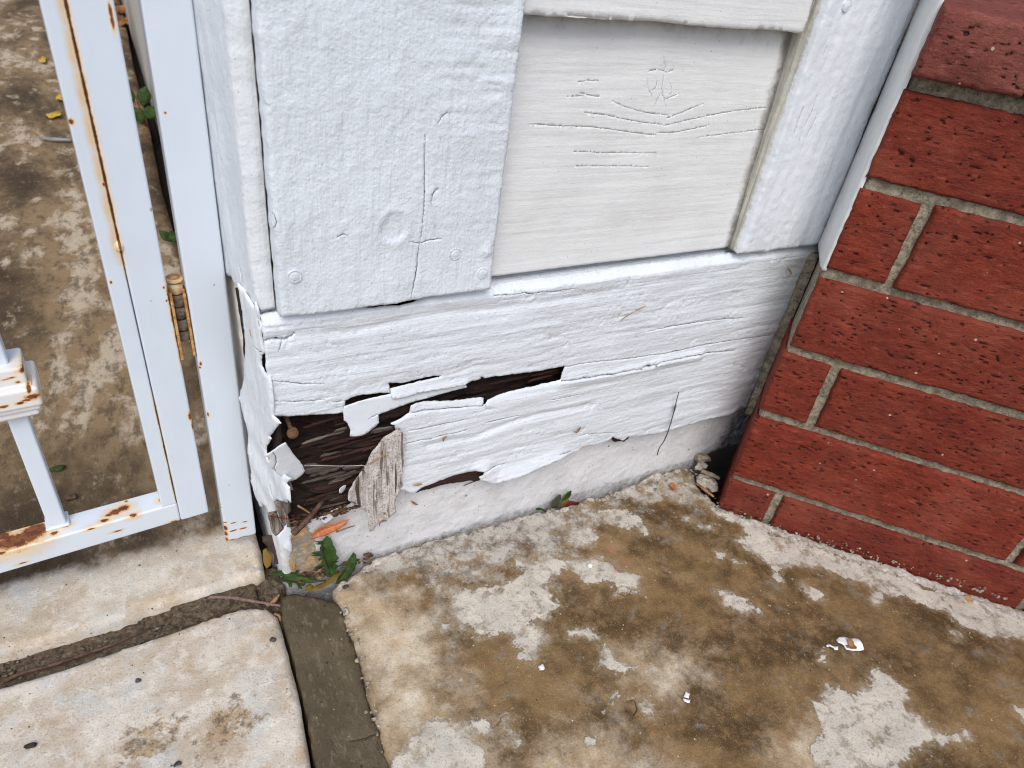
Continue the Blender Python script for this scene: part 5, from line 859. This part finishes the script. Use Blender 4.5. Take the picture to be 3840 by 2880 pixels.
loose('dead_leaf', [(-0.0078,0.0206),(-0.006,0.0219),(-0.0043,0.0233),(0.0014,0.0247),(0.0092,0.025),(0.0165,0.0234),(0.0214,0.0223),(0.0176,0.0195),(0.0107,0.0176),(0.0018,0.0166),(-0.0051,0.0168),(-0.008,0.0167),(-0.0083,0.0185)], PLANE(*OL), M['orange'], 'orange ribbed dead leaf leaning on the foundation under the rotten hole', 'leaf', 31, .0012, orib, oribs, wid=.0004)
BD = ((.05,.360,-.005),(1,0,0),(0,.75,.5))
loose('dead_leaf', [(-0.0069,0.0369),(-0.0025,0.0366),(0.0015,0.0345),(0.0045,0.0277),(0.0062,0.0225),(0.0077,0.0185),(0.0081,0.0102),(0.0063,0.0053),(0.0032,0.0086),(0.0018,0.0129),(-0.0024,0.0133),(-0.0014,0.0206),(-0.0036,0.0265),(-0.0073,0.0323)], PLANE(*BD), M['brownleaf'], 'dark brown crumpled dead leaf deep in the hole beside the gate post', 'leaf', 32, .004)
loose('dead_leaf', [(-0.0084,0.0282),(-0.0055,0.0291),(-0.004,0.0257),(-0.0027,0.0218),(-0.0052,0.0149),(-0.0088,0.0136),(-0.0098,0.0186)], PLANE((.05,.360,-.008),(1,0,0),(0,.75,.5)), M['ochre'], 'small olive brown dead leaf between gate slab corner and hole', 'leaf', 33, .002)
loose('straw_blade', [(0.0008,0.0262),(0.0033,0.024),(0.0047,0.0209),(0.0046,0.0143),(0.0041,0.0074),(0.0024,0.0077),(0.002,0.0138)], PLANE((.056,.352,0),(1,0,0),(0,.3,1)), M['straw'], 'straw coloured dead blade standing in the hole at the wall corner', 'grass', 34, .001)
# twigs
def twig(name, pts, rad, m, label, cat='twig', n=14, group=None, lump=.2):
    P_ = spline(pts, n); c = P_.mean(0); return tag(tube(name, P_, rad, M[m], None, 7, origin=tuple(c), lump=lump), label, cat, group)
a, b_ = [(0.0577,0.343,0.0673),(0.0815,0.343,0.0819)]
twig('twig', [(a[0], a[1]-.004, a[2]), ((a[0]+b_[0])/2, .342, (a[2]+b_[2])/2+.0006), (b_[0], .349, b_[2])], [.0024, .0021, .0015], 'twig', 'thick brown twig poking out of the rotten hole')
twig('twig', [(0.0642,0.349,0.0828),(0.0679,0.349,0.0784),(0.0719,0.349,0.0727),(0.0732,0.349,0.0701)], [.0008, .0006], 'straw', 'pale short twig just above the thick brown twig')
twig('twig', [(0.0443,0.3415,0.0878),(0.0498,0.3415,0.084),(0.055,0.3415,0.0807),(0.0617,0.3415,0.0763)], [.0004, .0003], 'redleaf', 'thin red stalk crossing the wall corner fibres')
twig('twig', [(0.0907,0.35,0.0442),(0.0969,0.35,0.0451),(0.1047,0.35,0.0457)], [.0007, .0004], 'twig_pale', 'thin straight twig on the foundation right of the orange leaf')
twig('straw_blade', [(0.1103,0.333,0.1219),(0.1163,0.333,0.1252),(0.1228,0.333,0.1289)], [.0006, .0005], 'straw', 'dry straw stuck across the curled grey flake', 'grass')
twig('cobweb_thread', [(0.0682,0.34,0.128),(0.08,0.34,0.1238),(0.0923,0.34,0.1196),(0.1007,0.34,0.1171),(0.11,0.34,0.1147)], .00013, 'paintchip', 'single white cobweb thread stretched across the rotten hole', 'cobweb', lump=0)
twig('stalk', [(0.3855,0.338,0.1157),(0.3872,0.338,0.0977),(0.3886,0.338,0.0791),(0.388,0.338,0.0604),(0.3846,0.338,0.0517),(0.3852,0.338,0.043)], [.0004, .00055, .0005], 'hair', 'thin dark stalk stuck upright to the lower skirting board', 'twig')
twig('stalk', [(0.3028,0.3395,0.2),(0.3066,0.3395,0.203),(0.3126,0.3395,0.2052),(0.3231,0.3395,0.2096)], [.0004, .0004, .0003], 'straw', 'fine tan stalk on the middle of the skirting board', 'twig')
twig('stalk', [(0.1949,0.3525,0.0546),(0.2025,0.3525,0.056),(0.2107,0.3525,0.0565)], [.0004, .0004], 'hair', 'fine dark stalk on the foundation below the skirting lip', 'twig')
twig('twig', [(p[0], p[1], z) for p, z in zip([(-0.0022,0.3606,0.002),(0.0052,0.3566,0.002),(0.015,0.3503,0.002),(0.0247,0.3434,0.002),(0.0345,0.3374,0.002),(0.0435,0.3323,0.002)], (-.001, .001, .003, .0035, .003, .002))], [.0011, .0012, .0009], 'twig_pale', 'pinkish twig lying across the channel end towards the grey strip')
twig('root', [(p[0], p[1], -.006) for p in [(-0.1299,0.3452,-0.006),(-0.1224,0.3473,-0.006),(-0.1164,0.3483,-0.006),(-0.1041,0.3474,-0.006),(-0.0907,0.3479,-0.006),(-0.0769,0.3485,-0.006),(-0.0656,0.3489,-0.006),(-0.0579,0.3503,-0.006),(-0.0499,0.3523,-0.006),(-0.0419,0.3531,-0.006)]], [.0016, .0014, .0012, .0007], 'twig', 'long brown root lying along the far edge of the cream slab', 'root')
twig('bark_strip', [(p[0], p[1], z) for p, z in zip([(0.0345,0.3369,0.003),(0.0396,0.3371,0.003),(0.0447,0.3402,0.003)], (.001, .003, .005))], [.0008, .0016, .0006], 'chipback', 'curled red brown bark scrap at the end of the pinkish twig', 'bark')
twig('bark_strip', [(p[0], p[1], -.004) for p in [(0.0384,0.3314,-0.004),(0.0412,0.3288,-0.004),(0.0412,0.3238,-0.004)]], [.0009, .0012, .0005], 'chipback', 'small brown scrap in the black gap beside the grey strip', 'bark')
# rubble in the corner by the bricks
def rock(name, c, s, m, label, seed, sub=2, group=None, rough=.45):
    V_, F_ = rock_mesh(c, s, seed, sub, rough); return tag(mk(name, V_, F_, M[m], origin=c, smooth='pebble' in name), label, 'stone' if 'stone' in name or 'pebble' in name else 'rubble', group)
q = [(0.4634,0.3489,0.006)][0]; rock('stone', q, (.0072, .0058, .0058), 'under', 'tan stone wedged in the dark corner between foundation and bricks', 5)
q = [(0.4545,0.3406,0.004)][0]; rock('mortar_crumb', q, (.0060, .0048, .0042), 'chunk', 'pale mortar crumb just below the tan corner stone', 6)
q = [(0.4478,0.32,0.003)][0]; rock('mortar_crumb', q, (.0085, .0100, .0040), 'chunk', 'bluish white mortar crumb nearest the lowest brick end', 7)
twig('bark_strip', [(0.4505,0.3352,0.004),(0.455,0.33,0.004),(0.4586,0.3245,0.004),(0.4614,0.3199,0.004)], [.0022, .0026, .0018], 'under', 'greyish bark strip between the two mortar crumbs', 'bark')
twig('bark_strip', [(0.4348,0.3241,0.003),(0.437,0.3157,0.003),(0.4383,0.3078,0.003),(0.4396,0.3028,0.003)], [.0006, .0018, .0008], 'chipback', 'brown bark strip on the pad edge before the lowest brick', 'bark')
loose('leaf_scrap', [(0.4073,0.3323),(0.411,0.3333),(0.4134,0.3313),(0.411,0.3252),(0.4067,0.3228),(0.4069,0.3262)], GND(.003), M['orange'], 'orange brown leaf scrap on the pale pad rim near the corner stone', 'leaf', 41, .0012)
loose('leaf_scrap', [(0.4519,0.2729),(0.4555,0.2724),(0.4557,0.2688),(0.4527,0.2673),(0.4508,0.2696)], GND(.003), M['green'], 'tiny bright green leaf at the foot of the lowest brick', 'leaf', 42, .0008)
loose('leaf_scrap', [(0.5758,0.1284),(0.5827,0.1262),(0.575,0.1192),(0.5714,0.1219)], GND(.0025), M['straw'], 'small tan leaf scrap on the pale rim below the right bricks', 'leaf', 43, .0008)
V = []; F = []; rg = random.Random(21); FL = np.array(resample(FOUND_L, .004, closed=False)); PL = np.array(resample(PAD_L[:-3], .004, closed=False)); BL_ = np.array([(BP[0]+R2*t-.004, BP[1]-R2*t-.004) for t in np.linspace(0, .25, 60)])
for i in range(420):
    k_ = rg.random(); p = FL[rg.randrange(len(FL))] if k_ < .55 else (PL[rg.randrange(len(PL))] if k_ < .62 else BL_[rg.randrange(len(BL_))])
    s_ = rg.choice((.0004, .0006, .0008, .0011, .0016))*rg.uniform(.7, 1.2); x = p[0]+rg.gauss(0, .003); y_ = p[1]-abs(rg.gauss(0, .005)) if k_ < .55 else p[1]+rg.gauss(0, .0025)
    a_, f_ = rock_mesh((x, y_, .0008+.2*s_), (s_, s_*rg.uniform(.6, 1), s_*.6), 300+i, 1, .5); o_ = len(V); V += a_.tolist(); F += [[q_+o_ for q_ in t_] for t_ in f_]
tag(mk('concrete_crumbs', V, F, flat('crumbs', (.13, .105, .075), (.40, .36, .29), 300, .9, .0004), smooth=False), 'loose concrete crumbs scattered along the joints of the stained pad', 'grit', kind='stuff')
# paint chips on the pad
CH = [(0.4286,0.1425),(0.4325,0.1432),(0.4365,0.1415),(0.4382,0.14),(0.4396,0.1383),(0.4436,0.1372),(0.4444,0.136),(0.4446,0.134),(0.444,0.1306),(0.4427,0.1269),(0.4397,0.1276),(0.4367,0.1289),(0.4341,0.1299),(0.4324,0.1316),(0.4302,0.1333),(0.4304,0.1363),(0.429,0.1383),(0.427,0.1396),(0.4278,0.1411)]
cc_ = np.mean(CH, 0)
ch_ = loose('paint_chip', CH, GND(.0015), M['paintchip'], 'curled white paint chip with a brown back lying on the brown pad', 'paint chip', 44, .0045, depth=.0008)
st = [(0.4354,0.1383),(0.4379,0.1382),(0.439,0.1359),(0.4394,0.1336),(0.4376,0.1322),(0.4377,0.1303),(0.4354,0.1291),(0.4333,0.1305),(0.4317,0.1317),(0.4299,0.1332),(0.4305,0.135),(0.4332,0.1343),(0.4343,0.1366)]
o = leaf('bare_back', st, GND(.0042), M['chipback'], None, None, .0018, 45, .0004, .0012); o.parent = ch_; o.matrix_parent_inverse = Matrix.Translation(ch_.location).inverted()
loose('paint_chip', [(0.4168,0.1422),(0.419,0.1422),(0.4206,0.1415),(0.4209,0.1399),(0.4222,0.1382),(0.4248,0.1374),(0.4219,0.1351),(0.4198,0.1364),(0.4203,0.138),(0.4193,0.1405),(0.4167,0.1407)], GND(.002), M['paintchip'], 'thin white paint sliver left of the curled chip', 'paint chip', 46, .0012, depth=.0005)
loose('paint_chip', [(0.2862,0.1568),(0.2879,0.154),(0.2847,0.1517),(0.282,0.154)], GND(.0018), M['paintchip'], 'small white paint chip in the middle foreground, upper of the pair', 'paint chip', 47, .0006, depth=.0004)
loose('paint_chip', [(0.2808,0.1534),(0.2854,0.1502),(0.2828,0.1486),(0.2804,0.1513)], GND(.0018), M['paintchip'], 'small white paint chip in the middle foreground, lower of the pair', 'paint chip', 48, .0006, depth=.0004)
for i, (pt, lb) in enumerate(zip([(0.282,0.2781,0.0015),(0.1988,0.2138,0.0015),(0.2238,0.2712,0.0015)], ('white pebble fleck on the pale patch near the foundation', 'white pebble fleck at the tip of the central pale patch', 'tan pebble fleck on the grey branch of the central pale patch'))):
    rock('pebble', pt, (.0022, .0020, .0014), 'paintchip' if i < 2 else 'chunk', lb, 60+i, 2)
# bud scales caught on the boards
for i, (l, y0, lb) in enumerate(((([(0.1671,0.3395,0.121),(0.1671,0.3395,0.1234),(0.1696,0.3395,0.1251)]), .0, 'small amber bud scale on the skirting right of the curled flake'), ([(0.1458,0.3395,0.084),(0.1497,0.3395,0.0833),(0.1527,0.3395,0.0827)], 0, 'small brown bud scale near the lower skirting edge'), ([(0.1502,0.3525,0.0528),(0.1532,0.3525,0.0494),(0.1561,0.3525,0.0469)], 0, 'small brown bud scale on the foundation below the skirting drip'), ([(0.4651,0.34,0.2239),(0.4692,0.34,0.221),(0.4732,0.34,0.2171)], 0, 'small rust red bud scale on the skirting beside the bricks'), ([(0.4876,0.3365,0.2655),(0.487,0.3365,0.2627),(0.4854,0.3365,0.2596)], 0, 'orange bud scale in the caulk beside the trim board'), ([(0.1248,0.352,0.0354),(0.1256,0.352,0.0398),(0.1306,0.352,0.039)], 0, 'forked brown bud scale under the curled grey flake'), ([(0.2879,0.3385,0.1024),(0.2873,0.3385,0.1005),(0.2852,0.3385,0.0974),(0.2819,0.3385,0.0999)], 0, 'pale yellow bud scale ring low on the skirting board'), ([(0.0471,0.3595,0.2243),(0.0475,0.3582,0.2215),(0.0476,0.3578,0.218)], 0, 'orange bark scale stuck to the torn corner paint'), ([(0.3898,0.3395,0.0911),(0.3895,0.3395,0.0963),(0.3897,0.3395,0.0993)], 0, 'tiny orange bud scale on the dark upright stalk'))):
    twig('bud_scale', l, [.0004, .0009, .0003], 'straw' if i % 2 else 'chipback', lb, 'bud scale', 7, 'bud scales caught on the white boards')
# driveway side, beyond the gate
for i, (pl, lb) in enumerate((([(-0.1225,1.9061),(-0.1196,1.9313),(-0.1133,1.9472),(-0.1086,1.9426),(-0.1088,1.883),(-0.1151,1.8922)], 'yellow leaf farthest back on the stained driveway'), ([(-0.0916,1.612),(-0.0892,1.6309),(-0.0817,1.6425),(-0.0763,1.6196),(-0.0821,1.6009)], 'yellow leaf half hidden behind the gate edge bar'), ([(-0.1073,1.5201),(-0.1021,1.5186),(-0.0951,1.5251),(-0.0831,1.5275),(-0.0838,1.5026),(-0.0934,1.5062),(-0.102,1.4946),(-0.1063,1.5034)], 'long yellow leaf nearest the gate on the driveway'))):
    loose('fallen_leaf', pl, GND(.006), M['yellow'], lb, 'leaf', 70+i, .006, group='yellow leaves on the driveway', step=.01, depth=.0006)
twig('plastic_strip', [(-0.1116,1.3903,0.004),(-0.1003,1.3836,0.004),(-0.089,1.3793,0.004),(-0.0694,1.3767,0.004)], [.003, .0042, .003], 'plastic', 'pale plastic strip lying on the driveway beyond the gate', 'litter', lump=.1)
wd_ = thing('weed', 'blurred green weed growing in the driveway crack beside the gate post', 'weed', [(0.055,1.4732,0.0)][0])
wb = [(0.0563,1.4664,0.0)][0]
for i, (du, dv, L, a) in enumerate(((.0, .05, .05, 70), (-.06, .03, .045, 150), (-.025, .012, .04, 110), (-.045, .055, .04, 130), (.01, .02, .04, 40))):
    t = RAD(a); ax = np.array([math.cos(t), math.sin(t)]); nx = np.array([-ax[1], ax[0]]); L *= .75; c = np.array([du*.6, dv*.8+.01])
    poly = [tuple(c+ax*L*(k/8-.5)+nx*.012*math.sin(math.pi*k/8)) for k in range(9)]+[tuple(c+ax*L*(k/8-.5)-nx*.012*math.sin(math.pi*k/8)) for k in range(8, -1, -1)]
    leaf('leaf', poly, PLANE((wb[0], wb[1]-.004*i, .0), (1, 0, 0), (0, .4, 1)), M['green'], wd_, seed=80+i, curl=.003, step=.006)
tube('stem', [(wb[0], wb[1], -.03), (wb[0]-.01, wb[1], .02), (wb[0]-.015, wb[1]+.01, .05)], [.002, .001], M['redleaf'], wd_)
w2 = [(0.0407,0.942,0.0)][0]
wd2 = thing('weed', 'small green sprout in the driveway crack above the hinge', 'weed', w2)
for i, (du, L, a) in enumerate(((-.008, .022, 130), (.006, .02, 70), (0, .018, 100))):
    t = RAD(a); ax = np.array([math.cos(t), math.sin(t)]); nx = np.array([-ax[1], ax[0]]); c = np.array([du, .016])
    poly = [tuple(c+ax*L*(k/6-.5)+nx*.006*math.sin(math.pi*k/6)) for k in range(7)]+[tuple(c+ax*L*(k/6-.5)-nx*.006*math.sin(math.pi*k/6)) for k in range(6, -1, -1)]
    leaf('leaf', poly, PLANE((w2[0], w2[1]-.002*i, 0), (1, 0, 0), (0, .4, 1)), M['green'], wd2, seed=90+i, curl=.002, step=.004)
V = []; F = []; rg = random.Random(8); b0 = [(0.0675,2.4955,0.0)][0]
for i in range(70):
    x = b0[0]+rg.gauss(.0, .05); y = b0[1]+rg.gauss(.1, .16); z = abs(rg.gauss(.01, .012)); L = rg.uniform(.012, .03); t = rg.uniform(0, 6.28); tl = rg.uniform(-.6, .6)
    a1 = np.array([math.cos(t), math.sin(t), tl*.5]); a2 = np.array([-math.sin(t), math.cos(t), tl]); o = len(V)
    V += [(np.array([x, y, z+.004])+L*(a1*math.cos(k*1.047)+.5*a2*math.sin(k*1.047))+np.array([0, 0, .004*math.cos(k*2.1)])).tolist() for k in range(6)]; F.append([o+k for k in range(6)])
tag(mk('leaf_litter', V, F, flat('leaf litter', (.12, .045, .015), (.38, .17, .05), 40, .8, .001), smooth=False), 'rusty brown leaf litter heaped by the side wall beyond the gate', 'leaf litter', kind='stuff')
for i, (pt, sz, m, lb) in enumerate((([(-0.086,0.4961,0.003)][0], (.0045, .003, .0018), 'twig', 'dark flat pebble on the driveway seen through the gate'), ([(-0.0952,0.5354,0.003)][0], (.006, .003, .001), 'green', 'green leaf bit on the driveway seen through the gate'), ([(-0.1107,0.29,0.001)][0], (.0030, .0019, .0005), 'soil', 'dark flat pebble in the left foreground slab'), ([(0.0326,0.3077,0.0005)][0], (.0021, .0017, .0007), 'hair', 'blue black pebble on the right edge of the cream slab'), ([(-0.036,0.2457,0.0005)][0], (.0022, .0015, .0006), 'hair', 'blue grey pebble at the bottom of the cream slab'), ([(-0.0521,0.3102,0.0005)][0], (.0018, .0015, .001), 'hair', 'tiny dark pebble in the middle of the cream slab'), ([(0.092,0.3321,0.001)][0], (.0026, .0017, .0008), 'hair', 'blue black pebble on the corner of the stained pad'), ([(0.0851,0.3107,0.001)][0], (.0026, .0032, .002), 'chunk', 'pale pebble in the crack right of the grey strip'), ([(0.0802,0.2196,0.001)][0], (.0011, .0011, .001), 'chunk', 'tiny pale pebble lower in the crack right of the grey strip'))):
    rock('pebble', pt, sz, m, lb, 120+i, 2)
